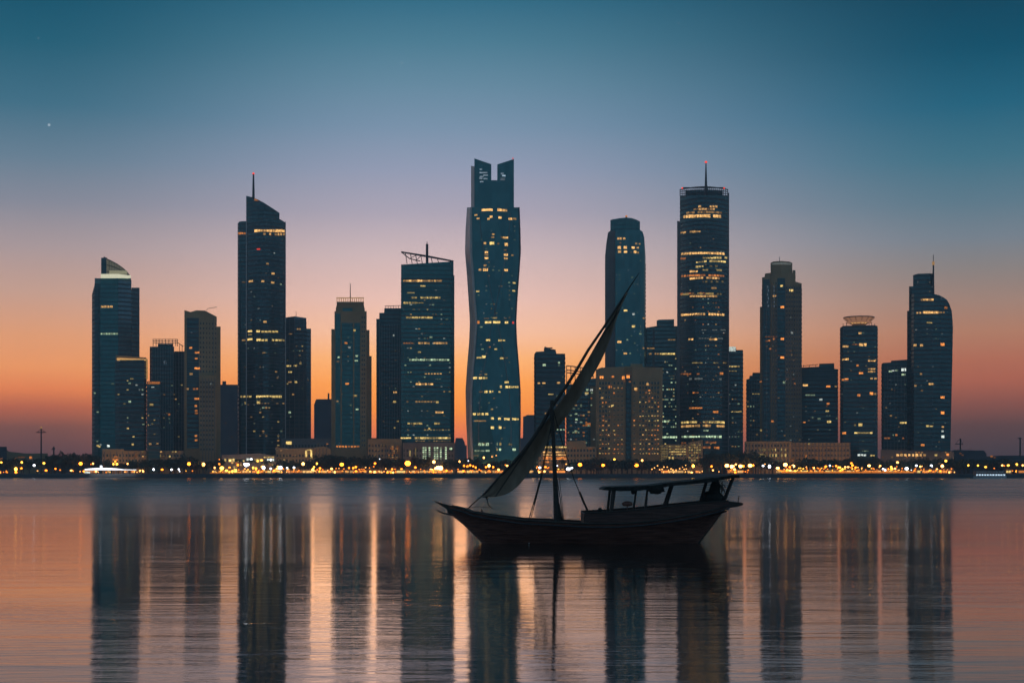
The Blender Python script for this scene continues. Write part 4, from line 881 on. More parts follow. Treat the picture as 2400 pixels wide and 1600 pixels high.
b.scat(300, 425, 1058, 1074, 14, 'wyo', 1, 3, 4, 4); b.win(352, 1063, 5, 5, 'y2'); b.win(374, 1068, 6, 6, 'y2'); b.win(319, 1067, 3, 10, 'o1'); b.row(266, 276, 1077, 4, 5, 5, 'o', 2, 4, 1); b.row(264, 280, 1070, 5, 4, 4, 'o', 1, 2, .8)
b = low('low_building', 'row of shopfront blocks blazing under the tall spired tower', 590, 1112, [([(520, 0), (648, 0)], interp([(520, 1066), (560, 1064), (610, 1062), (648, 1068)]))], 'greyst', depth=14)
b.row(528, 552, 1078, 5, 5, 9, 'y', 3, 4, .9); b.row(560, 570, 1080, 5, 5, 4, 'y', 3, 4, 1); b.row(580, 594, 1076, 5, 6, 6, 'c', 3, 4, .9); b.row(598, 616, 1078, 5, 5, 8, 'y', 2, 4, .8); b.row(620, 642, 1071, 5, 5, 4, 'y', 2, 3, .8); b.row(628, 642, 1077, 6, 5, 6, 'c', 3, 4, .9)
b.scat(524, 644, 1084, 1098, 40, 'wowy', 1, 3, 5, 4, 5, 5)
b = low('low_building', 'low block of small lamps under the right curved tower', 2120, 1120, [([(2064, 0), (2236, 0)], interp([(2064, 1053), (2130, 1055), (2236, 1058)]))], 'far', depth=14)
b.row(2104, 2168, 1066, 9, 6, 6, 'w', 2, 4, .9); b.win(2193.6, 1066, 6, 5, 'y3'); b.win(2221, 1065, 6, 6, 'o4'); b.scat(2070, 2230, 1060, 1078, 14, 'ow', 1, 2, 4, 3)
b = low('low_building', 'dark flat shed at the far right shore', 2268, 1200, [([(2228, 0), (2236, 0), (2306, 0), (2312, 0)], interp([(2228, 1057), (2236, 1054), (2306, 1055), (2312, 1063)]))], 'far')
b.win(2251, 1062, 5, 3, 'o1'); b.win(2256, 1066, 5, 3, 'o1')
b = low('low_building', 'dark low warehouse roof at the extreme right edge', 2362, 1300, [([(2300, 0), (2372, 0), (2420, 0)], interp([(2300, 1070), (2345, 1067), (2420, 1067)]))], 'far')
b.win(2324, 1069, 6, 4, 'o2'); b.win(2331, 1071.6, 4, 4, 'o1')
b = low('low_building', 'square dark block at the extreme left edge', 4, 1250, [([(-12, 0), (16, 0)], 1046.5)], 'far')
b.win(3, 1075, 5, 4, 'o2')
b = low('low_building', 'long low dusky building under the far left lamp mast', 70, 1300, [([(16, 0), (60, 0), (112, 0)], interp([(16, 1054), (22, 1058), (60, 1062), (112, 1062)]))], 'stone')
b.row(44, 60, 1071, 6, 5, 3, 'o', 1, 1, .8); b.win(72, 1072, 6, 6, 'o3'); b.win(34, 1074.6, 5, 5, 'o2'); b.row(76, 86, 1060, 6, 4, 3, 'o', 1, 2, 1)
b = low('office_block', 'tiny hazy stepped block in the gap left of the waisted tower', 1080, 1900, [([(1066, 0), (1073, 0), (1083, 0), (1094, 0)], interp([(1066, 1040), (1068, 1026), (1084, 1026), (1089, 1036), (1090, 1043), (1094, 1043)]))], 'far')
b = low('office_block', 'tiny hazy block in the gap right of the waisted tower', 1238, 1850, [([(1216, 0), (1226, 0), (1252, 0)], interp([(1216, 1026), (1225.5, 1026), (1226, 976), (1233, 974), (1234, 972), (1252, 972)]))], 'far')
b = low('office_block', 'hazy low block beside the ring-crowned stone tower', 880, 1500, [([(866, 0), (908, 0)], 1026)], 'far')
for bb in ALL: bb.finish()

# ------------------------------------------------------------------ land, water
D0 = 1046.0
def shore_y(x): return D0 + 3.5 * math.sin(x * 0.013) + 2.0 * math.sin(x * 0.041 + 1) - (6 if -40 < x < 230 else 0) * (0.5 - 0.5 * math.cos(2 * math.pi * (x + 40) / 270))
def make_land():
    m = MB(); rows = []
    xs = [-2600 + i * 100 for i in range(21)] + [-600 + i * 6 for i in range(1, 201)] + [600 + i * 100 for i in range(1, 21)]
    prof = ((0, -2.0), (1.5, 0.1), (3.2, 1.0), (5.0, 1.9), (6.6, 2.7), (8, GZ), (60, GZ), (500, GZ), (8000, GZ))
    n = len(prof)
    for x in xs:
        for k, (d, z) in enumerate(prof):
            j = rnd.uniform(-.5, .5) if 0 < k < 5 else 0
            jz = rnd.uniform(-.25, .25) if 0 < k < 5 else 0
            m.v.append((x, shore_y(x) + d + j - 1.5, z + jz))
    for i in range(len(xs) - 1):
        for k in range(n - 1):
            a = i * n + k
            m.f.append((a, a + n, a + n + 1, a + 1)); m.m.append(1 if k < 5 else 0)
    o = m.build('shore_ground', [M['land'], M['rock']]); o['kind'] = 'structure'
make_land()

def water_mat():
    m, nt, b = new_mat('still_bay_water')
    N = nt.nodes.new; L = nt.links.new
    b.inputs['Base Color'].default_value = (0.003, 0.016, 0.015, 1)
    b.inputs['IOR'].default_value = 1.33
    b.inputs['Specular IOR Level'].default_value = 0.5
    geo = N('ShaderNodeNewGeometry')
    def noise(sx, sy, detail, rough=0.5, off=0.0):
        mp = N('ShaderNodeMapping'); mp.inputs['Scale'].default_value = (sx, sy, 1); mp.inputs['Location'].default_value = (off, off * .7, 0)
        n = N('ShaderNodeTexNoise'); n.inputs['Scale'].default_value = 1.0; n.inputs['Detail'].default_value = detail; n.inputs['Roughness'].default_value = rough
        L(geo.outputs['Position'], mp.inputs['Vector']); L(mp.outputs['Vector'], n.inputs['Vector'])
        return n.outputs['Fac']
    def mth(op, a, bb, c=None):
        n = N('ShaderNodeMath'); n.operation = op
        for i, v in enumerate((a, bb, c)):
            if v is None: continue
            if hasattr(v, 'is_linked'): L(v, n.inputs[i])
            else: n.inputs[i].default_value = v
        return n.outputs[0]
    sep = N('ShaderNodeSeparateXYZ'); L(geo.outputs['Position'], sep.inputs[0])
    # a breeze ruffles the bay beyond about 115 m; in its lee the water lies calm
    edge = mth('ADD', sep.outputs['Y'], mth('MULTIPLY', mth('SUBTRACT', noise(0.007, 0.02, 3), 0.5), 110))
    mr = N('ShaderNodeMapRange'); mr.interpolation_type = 'LINEAR'
    L(edge, mr.inputs['Value']); mr.inputs['From Min'].default_value = WATER['e0']; mr.inputs['From Max'].default_value = WATER['e1']
    wind = mr.outputs['Result']
    wind = mth('POWER', wind, 0.9)
    cat = mth('MULTIPLY_ADD', noise(0.004, 0.07, 3, 0.6, 57.0), 0.9, 0.55)
    rg = mth('MULTIPLY_ADD', mth('MULTIPLY', wind, cat), WATER['r1'] - WATER['r0'], WATER['r0'])
    L(rg, b.inputs['Roughness'])
    # height field in metres: short ripples elongated across the line of sight plus a faint swell
    h = mth('MULTIPLY', noise(0.42, 2.1, 4, 0.62), WATER['rip'])
    h2 = mth('MULTIPLY', noise(0.10, 0.5, 2, 0.5, 9.0), WATER['swell'])
    patch = noise(0.03, 0.09, 2, 0.5, 31.0)
    h = mth('MULTIPLY', h, mth('MULTIPLY_ADD', patch, 2.4, -0.2))
    hs = mth('ADD', h, h2)
    bp = N('ShaderNodeBump'); bp.inputs['Strength'].default_value = 1.0; bp.inputs['Distance'].default_value = 1.0
    L(hs, bp.inputs['Height']); L(bp.outputs['Normal'], b.inputs['Normal'])
    return m
WATER = dict(e0=72.0, e1=300.0, r0=0.05, r1=0.28, rip=0.0105, swell=0.022)
m = MB()
ys = [-60, 60, 200, 500, D0 + 4]
for y in ys:
    for x in (-2600, -600, 0, 600, 2600): m.v.append((x, y, 0))
for j in range(4):
    for i in range(4):
        a = j * 5 + i; m.f.append((a, a + 1, a + 6, a + 5)); m.m.append(0)
o = m.build('water', water_mat()); o['kind'] = 'structure'

# ------------------------------------------------------------------ shore life: lamps, trees, boats, masts
LM = [(0, 215, 'the extreme left trees'), (215, 348, 'the sail-crown tower'), (348, 430, 'the open-frame roof tower'), (430, 520, 'the brown stone tower'), (520, 600, 'the left half of the spired tower'), (600, 672, 'the right half of the spired tower'),
      (672, 735, 'the grey ribbed tower'), (735, 872, 'the ring-crowned tower'), (872, 942, 'the dark stepped tower'), (942, 1000, 'the left half of the office slab'), (1000, 1066, 'the right half of the office slab'), (1066, 1225, 'the waisted tower'), (1225, 1330, 'the boat mast'),
      (1330, 1400, 'the blank brown block'), (1400, 1480, 'the left apartment half'), (1480, 1550, 'the right apartment half'), (1550, 1648, 'the tan lit pavilion'), (1648, 1745, 'the round tower foot'), (1745, 1855, 'the arched window building'), (1855, 1930, 'the long brown building'), (1930, 2062, 'the dish-roofed tower'),
      (2062, 2130, 'the white-windowed ribbed block'), (2130, 2236, 'the curved tower'), (2236, 2315, 'the dark flat shed'), (2315, 2500, 'the extreme right warehouse')]
ORD = ['first', 'second', 'third', 'fourth', 'fifth', 'sixth', 'seventh', 'eighth', 'ninth', 'tenth', 'eleventh', 'twelfth', 'thirteenth', 'fourteenth', 'fifteenth', 'sixteenth', 'seventeenth', 'eighteenth', 'nineteenth', 'twentieth', 'twenty-first', 'twenty-second', 'twenty-third', 'twenty-fourth', 'twenty-fifth', 'twenty-sixth', 'twenty-seventh', 'twenty-eighth', 'twenty-ninth', 'thirtieth']
PLACED = []
def ordinals():
    byk = {}
    for o, px, desc in PLACED:
        z = next((n for a, b_, n in LM if a <= px < b_), 'the left trees' if px < 0 else 'the right sheds')
        byk.setdefault((desc, z), []).append((px, o))
    for (desc, z), L in byk.items():
        L.sort(key=lambda t: t[0])
        for i, (px, o) in enumerate(L):
            o['label'] = ('%s below %s' % (desc, z)) if len(L) == 1 else '%s below %s, %s from left' % (desc, z, ORD[min(i, 29)])

LC = {'o': ((255, 128, 30), 'orange'), 'w': ((255, 172, 88), 'warm'), 'c': ((240, 245, 255), 'white'), 'y': ((255, 178, 60), 'yellow')}
LAMPM = {}
def pole_mesh(h):
    return mesh_of('pole', M['metal'], lambda b: (b.tube([(0, 0, 0), (0, 0, h)], [0.16, 0.09], 6), b.box(-0.3, 0.3, -0.3, 0.3, 0, 0.35)))
def globe_mesh(mat, r):
    pr = [(r * math.sin(math.pi * i / 8) + 0.01, -r * math.cos(math.pi * i / 8)) for i in range(9)]
    return mesh_of('lamp_globe', mat, lambda b: b.lathe(pr, (0, 0, 0), 12), True)
SIZES = {'s': 0.42, 'm': 0.74, 'l': 1.15, 'x': 1.7}
POLES = {}
for h in (3, 5, 7, 9, 11, 13): POLES[h] = pole_mesh(h)
for k, (c, n) in LC.items():
    for sz, r in SIZES.items():
        LAMPM[k + sz] = globe_mesh(emit_mat('lamp_%s_%s' % (n, sz), c, {'s': 3.2, 'm': 6.0, 'l': 11.0, 'x': 15.0}[sz], 'AUTO' if sz in 'lx' else 'NONE'), r)
rl = random.Random(41)
def lamp(px, py, c='o', sz='m', Y=None):
    Y = Y or 1064 + rnd.uniform(0, 22)
    P = at(px, py, Y)
    h = min(POLES, key=lambda q: abs(q - (P.z - GZ)))
    hh = max(P.z - GZ, 1.0)
    root = empty('street_lamp' if hh > 3.2 else 'path_lamp', (P.x, Y, GZ))
    big = {'s': 'small', 'm': 'mid-size', 'l': 'large', 'x': 'glaring'}[sz]
    if hh > 3.2:
        tag(root, None, 'street lamp', 'street lamps along the waterfront')
        PLACED.append((root, px, '%s %s street lamp' % (big, LC[c][1])))
    else:
        tag(root, None, 'path lamp', 'low lamps along the promenade')
        PLACED.append((root, px, '%s %s low path lamp' % (big, LC[c][1])))
    p = bpy.data.objects.new('pole', POLES[h]); p.parent = root; p.scale = (1, 1, (hh - SIZES[sz] * .6) / h); col.objects.link(p)
    g = bpy.data.objects.new('lamp_globe', LAMPM[c + sz]); g.parent = root; g.location = (0, 0, hh); g.scale = (rl.uniform(.75, 1.25),) * 2 + (rl.uniform(.7, 1.1),); col.objects.link(g)

for q in ((3, 1083, 'y', 'm'), (37, 1099, 'y', 'l'), (51, 1083, 'y', 'm'), (50, 1097, 'o', 'm'), (80, 1090, 'c', 'm'), (103, 1085, 'y', 'm'), (108, 1102, 'o', 'm'), (130, 1098, 'o', 'm'), (88, 1103, 'w', 's'), (189, 1086, 'o', 'l'), (218, 1086, 'w', 'm'), (213, 1087.5, 'o', 's'), (167, 1102, 'w', 'm'), (141, 1101, 'o', 's'),
          (270, 1081, 'o', 'm'), (266, 1087, 'y', 'm'), (274, 1087, 'y', 'm'), (299, 1086.5, 'w', 'm'), (237, 1093, 'c', 'm'), (360, 1099.6, 'c', 'm'), (380, 1100, 'o', 'm'), (328, 1103, 'w', 'm'), (334, 1101, 'w', 's'), (402, 1100, 'c', 'm'), (419, 1099, 'c', 'm'), (421, 1104, 'c', 's'), (443, 1086.6, 'o', 'l'), (476.5, 1088, 'w', 'l'), (451, 1103, 'o', 's'), (436, 1103, 'y', 's'),
          (503, 1095.7, 'w', 'm'), (520, 1096.5, 'y', 'l'), (514, 1087, 'o', 'm'), (514, 1076, 'o', 's'), (577, 1089, 'c', 'l'), (573, 1087, 'c', 'm'), (582, 1088, 'c', 'm'), (539, 1079, 'w', 'm'), (589, 1076, 'c', 'm'), (604, 1080, 'y', 'm'), (613, 1078, 'y', 'm'), (635, 1077, 'c', 'm'), (617.7, 1095.7, 'c', 'l'), (614, 1093, 'w', 'm'), (634.7, 1098, 'c', 'm'), (656.8, 1095.7, 'c', 'l'), (651, 1093, 'w', 'm'), (673, 1096, 'c', 'm'), (689, 1095, 'c', 'm'), (710.4, 1086.5, 'w', 'l'), (736, 1094, 'y', 'm'), (734, 1098, 'y', 'm'), (742.7, 1086, 'y', 'm'), (750, 1097, 'o', 'm'), (553, 1101, 'y', 'm'), (558, 1089, 'o', 'm'), (538, 1095, 'o', 'm'), (593, 1096, 'y', 'm'), (600, 1097, 'y', 'm'), (563, 1081, 'w', 's'),
          (801, 1088, 'o', 'l'), (818, 1096, 'o', 'm'), (828, 1096, 'o', 'm'), (834, 1094, 'o', 'm'), (857, 1095, 'w', 's'), (866, 1096, 'o', 's'), (879, 1085.5, 'o', 'm'), (876, 1093, 'o', 's'), (890, 1075, 'c', 's'), (955.6, 1085.5, 'o', 'x'), (1016.8, 1082, 'w', 'l'), (1027, 1096, 'w', 'x'), (1033, 1096.5, 'w', 'x'), (1021, 1098, 'w', 'l'), (1011, 1102, 'w', 'l'), (1077, 1081, 'w', 'm'), (1097.6, 1079.5, 'c', 's'), (1146, 1091, 'w', 'l'), (1156, 1094, 'o', 'm'), (1139, 1094, 'o', 'm'), (1134, 1072, 'w', 'm'), (1153, 1070, 'w', 's'), (1163, 1067, 'w', 's'), (1188.6, 1091, 'w', 'm'), (1184, 1089, 'o', 's'), (1119, 1102.5, 'w', 's'), (904, 1098, 'w', 's'), (919, 1099, 'o', 'm'), (926, 1099, 'o', 's'), (941, 1099, 'o', 'm'), (973.5, 1095, 'o', 'm'), (986, 1099, 'o', 's'),
          (1088, 1091, 'o', 'm'), (1095, 1092, 'o', 'm'), (1102, 1090, 'o', 'm'), (1109, 1092, 'o', 'm'), (1115, 1095, 'o', 'm'), (1265, 1095.5, 'c', 'm'), (1259, 1093, 'o', 's'), (1278.6, 1094, 'o', 'm'), (1286, 1095, 'o', 's'), (1248, 1104, 'w', 's'), (1261.6, 1104, 'w', 's'), (1275, 1104, 'o', 's'), (1332, 1098.6, 'c', 'l'), (1340, 1096, 'c', 'm'), (1327, 1087, 'w', 's'), (1306, 1091, 'c', 's'), (1309, 1099, 'y', 's'), (1318, 1099, 'y', 's'), (1359.4, 1088.5, 'o', 'l'), (1413.6, 1089.7, 'o', 'l'), (1492, 1090, 'o', 'l'), (1505, 1078.5, 'w', 'm'), (1440, 1076, 'y', 'm'),
          (1541, 1091, 'w', 's'), (1534, 1096, 'w', 's'), (1528, 1099, 'w', 's'), (1556, 1094, 'w', 's'), (1564, 1094, 'w', 's'), (1559, 1101, 'w', 's'), (1567, 1101, 'w', 's'), (1551, 1103, 'w', 's'), (1600, 1094, 'w', 's'), (1607, 1090, 'w', 's'), (1593, 1098, 'w', 's'), (1624.7, 1091.5, 'y', 'l'), (1646, 1104, 'w', 's'), (1640, 1106, 'w', 's'), (1667.7, 1092.5, 'o', 'm'), (1671, 1101.5, 'w', 'm'), (1685, 1105, 'w', 's'), (1605, 1106.5, 'y', 's'), (1611, 1106.5, 'y', 's'),
          (1703.7, 1090.7, 'w', 'l'), (1715, 1093, 'w', 'l'), (1719, 1092, 'w', 'm'), (1724.6, 1087.7, 'w', 'm'), (1721.6, 1099.6, 'w', 'm'), (1735.7, 1092, 'w', 'l'), (1742, 1092, 'o', 'm'), (1758, 1090.7, 'w', 'l'), (1765.5, 1090, 'o', 'm'), (1788.5, 1091, 'c', 'm'), (1793, 1087, 'w', 's'), (1803.4, 1092.5, 'c', 'l'), (1823, 1096.6, 'w', 'l'), (1840.6, 1088.5, 'w', 'l'), (1858.5, 1092, 'w', 'l'), (1851, 1094, 'o', 'm'), (1838, 1101.6, 'w', 'm'), (1845, 1101.6, 'w', 'm'), (1852, 1101.6, 'w', 'm'), (1889.7, 1093.7, 'w', 's'), (1907.6, 1096, 'w', 'm'), (1944.8, 1091, 'c', 'm'), (1965.6, 1094.5, 'y', 'm'), (1981, 1094, 'w', 'm'), (1988, 1094, 'w', 'm'), (1995.4, 1085, 'o', 'm'), (1998, 1090, 'o', 'm'), (2011, 1095, 'w', 's'), (2020, 1096, 'w', 's'), (2037, 1091, 'w', 'l'),
          (2063, 1091, 'w', 'm'), (2061, 1094, 'w', 's'), (2070, 1099, 'c', 'm'), (2075, 1101, 'c', 'm'), (2088.7, 1094, 'y', 'm'), (2082, 1099, 'o', 'm'), (2103.6, 1083, 'w', 'm'), (2102, 1093, 'o', 's'), (2125, 1097.6, 'c', 'l'), (2136, 1101, 'c', 's'), (2147.5, 1090.6, 'c', 'm'), (2157, 1093, 'w', 'm'), (2161, 1092, 'w', 's'), (2182.4, 1090, 'c', 'm'), (2184.6, 1093, 'c', 's'), (2208.5, 1091.6, 'w', 'l'), (2202.5, 1085, 'w', 's'), (2216.7, 1079.7, 'y', 'm'), (2196, 1099, 'w', 'm'), (2190, 1102, 'w', 's'), (2179, 1102, 'o', 'm'), (2204, 1103, 'o', 'm'), (2212, 1102, 'o', 'm'), (2219, 1104, 'o', 's'), (2158, 1106, 'w', 's'), (2165, 1106, 'o', 's'),
          (2242, 1090, 'w', 'm'), (2269.5, 1090, 'y', 'm'), (2292, 1090.4, 'y', 'm'), (2310, 1094, 'y', 'm'), (2349, 1090, 'w', 'm'), (2354, 1091, 'o', 's'), (2363, 1090, 'y', 'm'), (2383, 1088, 'y', 'm'), (2397, 1090, 'w', 'm'), (2237, 1106, 'w', 's'), (2358, 1103, 'o', 'm'), (2364, 1103, 'o', 'm'), (2373, 1103, 'o', 's'), (2382, 1104, 'o', 'm'), (2389, 1104, 'o', 'm'), (2397, 1103, 'o', 'm'), (2330, 1097, 'o', 's')):
    lamp(*q)
# dense small lights: (x0, x1, y0, y1, n, colours)
r2 = random.Random(5)
for x0, x1, y0, y1, n, cs in ((0, 60, 1103, 1108, 6, 'o'), (170, 320, 1103, 1108, 10, 'owy'), (320, 345, 1099, 1106, 4, 'w'), (498, 560, 1101, 1108, 14, 'oy'), (545, 660, 1098, 1108, 26, 'ywo'), (655, 800, 1096, 1106, 22, 'oow'), (800, 860, 1098, 1107, 14, 'o'), (862, 985, 1104, 1108.5, 22, 'ow'), (985, 1062, 1100, 1108, 16, 'o'), (1068, 1130, 1098, 1105, 12, 'o'), (1138, 1180, 1100, 1107, 8, 'ow'), (1240, 1290, 1096, 1106, 8, 'ow'),
                           (1545, 1625, 1098, 1107, 14, 'w'), (1700, 1760, 1098, 1107, 8, 'o'), (1820, 2062, 1094, 1104, 46, 'ooy'), (2062, 2130, 1096, 1104, 10, 'oow'), (2135, 2232, 1098, 1108, 20, 'oow'), (1930, 1965, 1090, 1098, 6, 'o')):
    for i in range(int(n * 1.15)):
        lamp(r2.uniform(x0, x1), r2.uniform(y0, y1), r2.choice(cs), 's' if r2.random() < .8 else 'm', 1056 + r2.uniform(0, 18))

# added point lights, inside no lamp, warm the fronts as street lamps would
r4 = random.Random(8)
for i in range(50):
    px = 225 + i * 41
    if 1330 < px < 1540 and i % 2: continue
    ld = bpy.data.lights.new('added_front_wash', 'POINT'); ld.energy = 800 * r4.uniform(.5, 1.5) * (1.7 if px > 1740 else 1.0); ld.color = (1, .47, .18); ld.shadow_soft_size = 1.2; ld.specular_factor = .08
    lo = bpy.data.objects.new('added_front_wash', ld); lo.location = ((px - 1200) / F * 1102, 1102 + r4.uniform(-2, 3), GZ + r4.uniform(4, 8)); col.objects.link(lo)

# added glowing strips on posts imitate lamplit orange pavement along the shore
def pavement_strip(name, label, x0, x1, py, mat, Y=1054.5, hh=0.28):
    b_ = MB(); n = int((x1 - x0) / 12)
    zz = at(1200, py, Y).z
    for i in range(n):
        a = at(x0 + (x1 - x0) * i / n, py, Y); c = at(x0 + (x1 - x0) * (i + .93) / n, py, Y)
        b_.box(a.x, c.x, Y - .1, Y + .1, zz - hh, zz + hh)
    r = empty(name, (0, 0, 0)); tag(r, label, 'lit railing')
    b_.build('light_strip', mat, r)
    b2 = MB()
    for i in range(n + 1):
        a = at(x0 + (x1 - x0) * i / n, py, Y)
        b2.box(a.x - .08, a.x + .08, Y - .02, Y + .18, GZ - .6, zz + .1)
    b2.build('added_strip_post', M['metal'], r, kind='stuff')
pavement_strip('pavement_glow', 'long added orange strip imitating lamplit pavement under the dish-roofed tower', 1832, 2142, 1106.2, emit_mat('orange_pavement_glow', (255, 140, 35), 0.75), hh=0.5)
pavement_strip('pavement_glow', 'shorter added orange strip imitating lamplit pavement below the spired tower', 492, 585, 1107.5, emit_mat('orange_pavement_glow', (255, 140, 35), 0.5), hh=0.3)

# trees
def crown_mesh(seed, w, h, n=260):
    r = random.Random(seed)
    b_ = MB()
    blobs = [(r.uniform(-.6, .6) * w / 2, r.uniform(-.6, .6) * w / 2, h * r.uniform(.45, .85), r.uniform(.3, .55) * w / 2) for _ in range(7)]
    for i in range(n):
        bx, by, bz, br = r.choice(blobs)
        t = r.uniform(0, 6.283); ph = r.uniform(-1, 1); rr = br * r.uniform(.6, 1.15)
        s_ = math.sqrt(1 - ph * ph)
        c = Vector((bx + rr * s_ * math.cos(t), by + rr * s_ * math.sin(t), bz + rr * ph * .8))
        sz = r.uniform(.35, .8)
        e1 = Vector((r.uniform(-1, 1), r.uniform(-1, 1), r.uniform(-.6, .6))).normalized() * sz
        e2 = Vector((r.uniform(-1, 1), r.uniform(-1, 1), r.uniform(-1, 1))).normalized() * sz
        o_ = len(b_.v)
        b_.v += [tuple(c - e1), tuple(c + e2 * .8), tuple(c + e1), tuple(c - e2 * .8)]
        b_.f.append((o_, o_ + 1, o_ + 2, o_ + 3)); b_.m.append(0)
    me = bpy.data.meshes.new('crown'); me.from_pydata(b_.v, [], b_.f); me.materials.append(M['leaf'])
    return me
def trunk_mesh(seed, h, w):
    r = random.Random(seed)
    def mk(b_):
        b_.tube([(0, 0, 0), (r.uniform(-.2, .2), 0, h * .3), (r.uniform(-.3, .3), 0, h * .55)], [.35, .25, .15], 6)
        for k in range(4):
            t = k * 1.57 + r.uniform(-.4, .4)
            b_.tube([(0, 0, h * .35), (math.cos(t) * w * .3, math.sin(t) * w * .3, h * .7)], [.16, .06], 5)
    return mesh_of('trunk', M['bark'], mk)
TREES = [(crown_mesh(i, w, h, n), trunk_mesh(i, h, w), w, h) for i, (w, h, n) in enumerate(((9, 8, 330), (11, 9, 400), (7, 8, 260), (14, 9, 460), (8, 6, 260)))]
def palm_meshes(seed):
    r = random.Random(seed); b_ = MB()
    for k in range(16):
        t = k * 0.3927 * 1.0 + r.uniform(-.15, .15); up = r.uniform(.2, 1.0); prev = None
        L_ = r.uniform(2.4, 3.2)
        pts = []
        for s_ in range(6):
            f_ = s_ / 5; rad = L_ * f_; zz = up * 2.2 * f_ - 3.0 * f_ * f_
            pts.append(Vector((math.cos(t) * rad, math.sin(t) * rad, 7 + zz)))
        side = Vector((-math.sin(t), math.cos(t), 0))
        o_ = len(b_.v)
        for s_, p in enumerate(pts):
            w_ = .45 * math.sin(math.pi * (s_ / 5 * .85 + .12)); b_.v += [tuple(p - side * w_ - Vector((0, 0, .15))), tuple(p), tuple(p + side * w_ - Vector((0, 0, .15)))]
        for s_ in range(5):
            a = o_ + s_ * 3
            b_.f += [(a, a + 1, a + 4, a + 3), (a + 1, a + 2, a + 5, a + 4)]; b_.m += [0, 0]
    me = bpy.data.meshes.new('crown'); me.from_pydata(b_.v, [], b_.f); me.materials.append(M['leaf'])
    tr = mesh_of('trunk', M['bark'], lambda q: q.tube([(0, 0, 0), (.1, 0, 3.5), (0, 0, 7.1)], [.3, .2, .22], 7))
    return me, tr
PALMS = [palm_meshes(i) for i in range(3)]
def tree(px, ytop, wpx=None, kind=None, Y=None):
    Y = Y or rnd.uniform(1082, 1100)
    P = at(px, ytop, Y); H = P.z - GZ
    if kind == 'palm':
        cm, tm = PALMS[rnd.randrange(3)]; s_ = H / 8.0; w = s_
        root = empty('palm_tree', (P.x, Y, GZ), rnd.uniform(0, 6)); tag(root, None, 'palm tree', 'palms along the waterfront'); PLACED.append((root, px, 'dark palm tree'))
    else:
        cm, tm, tw, th = TREES[rnd.randrange(5)]; s_ = H / (th * 1.05); w = s_ if not wpx else (wpx * Y / F) / tw
        root = empty('shade_tree', (P.x, Y, GZ), rnd.uniform(0, 6)); tag(root, None, 'tree', 'dark trees along the waterfront'); PLACED.append((root, px, 'dark bushy tree'))
    for n_, me in (('crown', cm), ('trunk', tm)):
        o_ = bpy.data.objects.new(n_, me); o_.parent = root; o_.scale = (w, w, s_); col.objects.link(o_)
tl = []
for x0, x1, n, y0, y1 in ((-10, 120, 9, 1072, 1078), (115, 215, 9, 1059, 1068), (215, 300, 5, 1078, 1084), (300, 440, 11, 1074, 1082), (400, 440, 3, 1064, 1070), (440, 520, 5, 1074, 1082), (640, 740, 7, 1074, 1084), (740, 800, 6, 1064, 1074), (790, 900, 9, 1068, 1076), (900, 950, 4, 1070, 1078), (975, 1000, 3, 1068, 1072), (1040, 1120, 6, 1070, 1078), (1150, 1225, 6, 1074, 1082), (1330, 1395, 5, 1080, 1086), (1370, 1430, 5, 1074, 1078), (1430, 1540, 9, 1074, 1080), (1555, 1612, 5, 1072, 1080), (1650, 1705, 6, 1062, 1070), (1700, 1760, 6, 1058, 1066), (1755, 1800, 4, 1066, 1072), (1800, 1880, 5, 1076, 1084), (1880, 1915, 3, 1069, 1074), (1925, 1985, 6, 1074, 1078), (1990, 2070, 7, 1070, 1076), (2060, 2140, 6, 1074, 1080), (2140, 2240, 8, 1072, 1078), (2236, 2320, 8, 1072, 1080), (2310, 2410, 9, 1076, 1080)):
    for i in range(n):
        tree(x0 + (x1 - x0) * (i + rnd.uniform(.2, .8)) / n, rnd.uniform(y0, y1), rnd.uniform(26, 46))
for x0, x1, n, y0, y1 in ((110, 215, 4, 1061, 1066), (330, 440, 4, 1073, 1078), (745, 800, 3, 1066, 1070), (1345, 1540, 8, 1074, 1079), (1556, 1615, 3, 1072, 1077), (1648, 1790, 7, 1059, 1067), (1885, 1912, 1, 1069, 1071), (2236, 2410, 7, 1074, 1079)):
    for i in range(n):
        tree(x0 + (x1 - x0) * (i + rnd.uniform(.25, .75)) / n, rnd.uniform(y0, y1), rnd.uniform(48, 66))
for px, y in ((455, 1078), (468, 1080), (560, 1072), (590, 1074), (625, 1076), (830, 1080), (1090, 1082), (1240, 1078), (1545, 1080), (1690, 1074), (1905, 1080), (1975, 1078), (2080, 1080), (2190, 1082), (2300, 1080), (140, 1074), (1318, 1074)): tree(px, y, kind='palm', Y=1072)

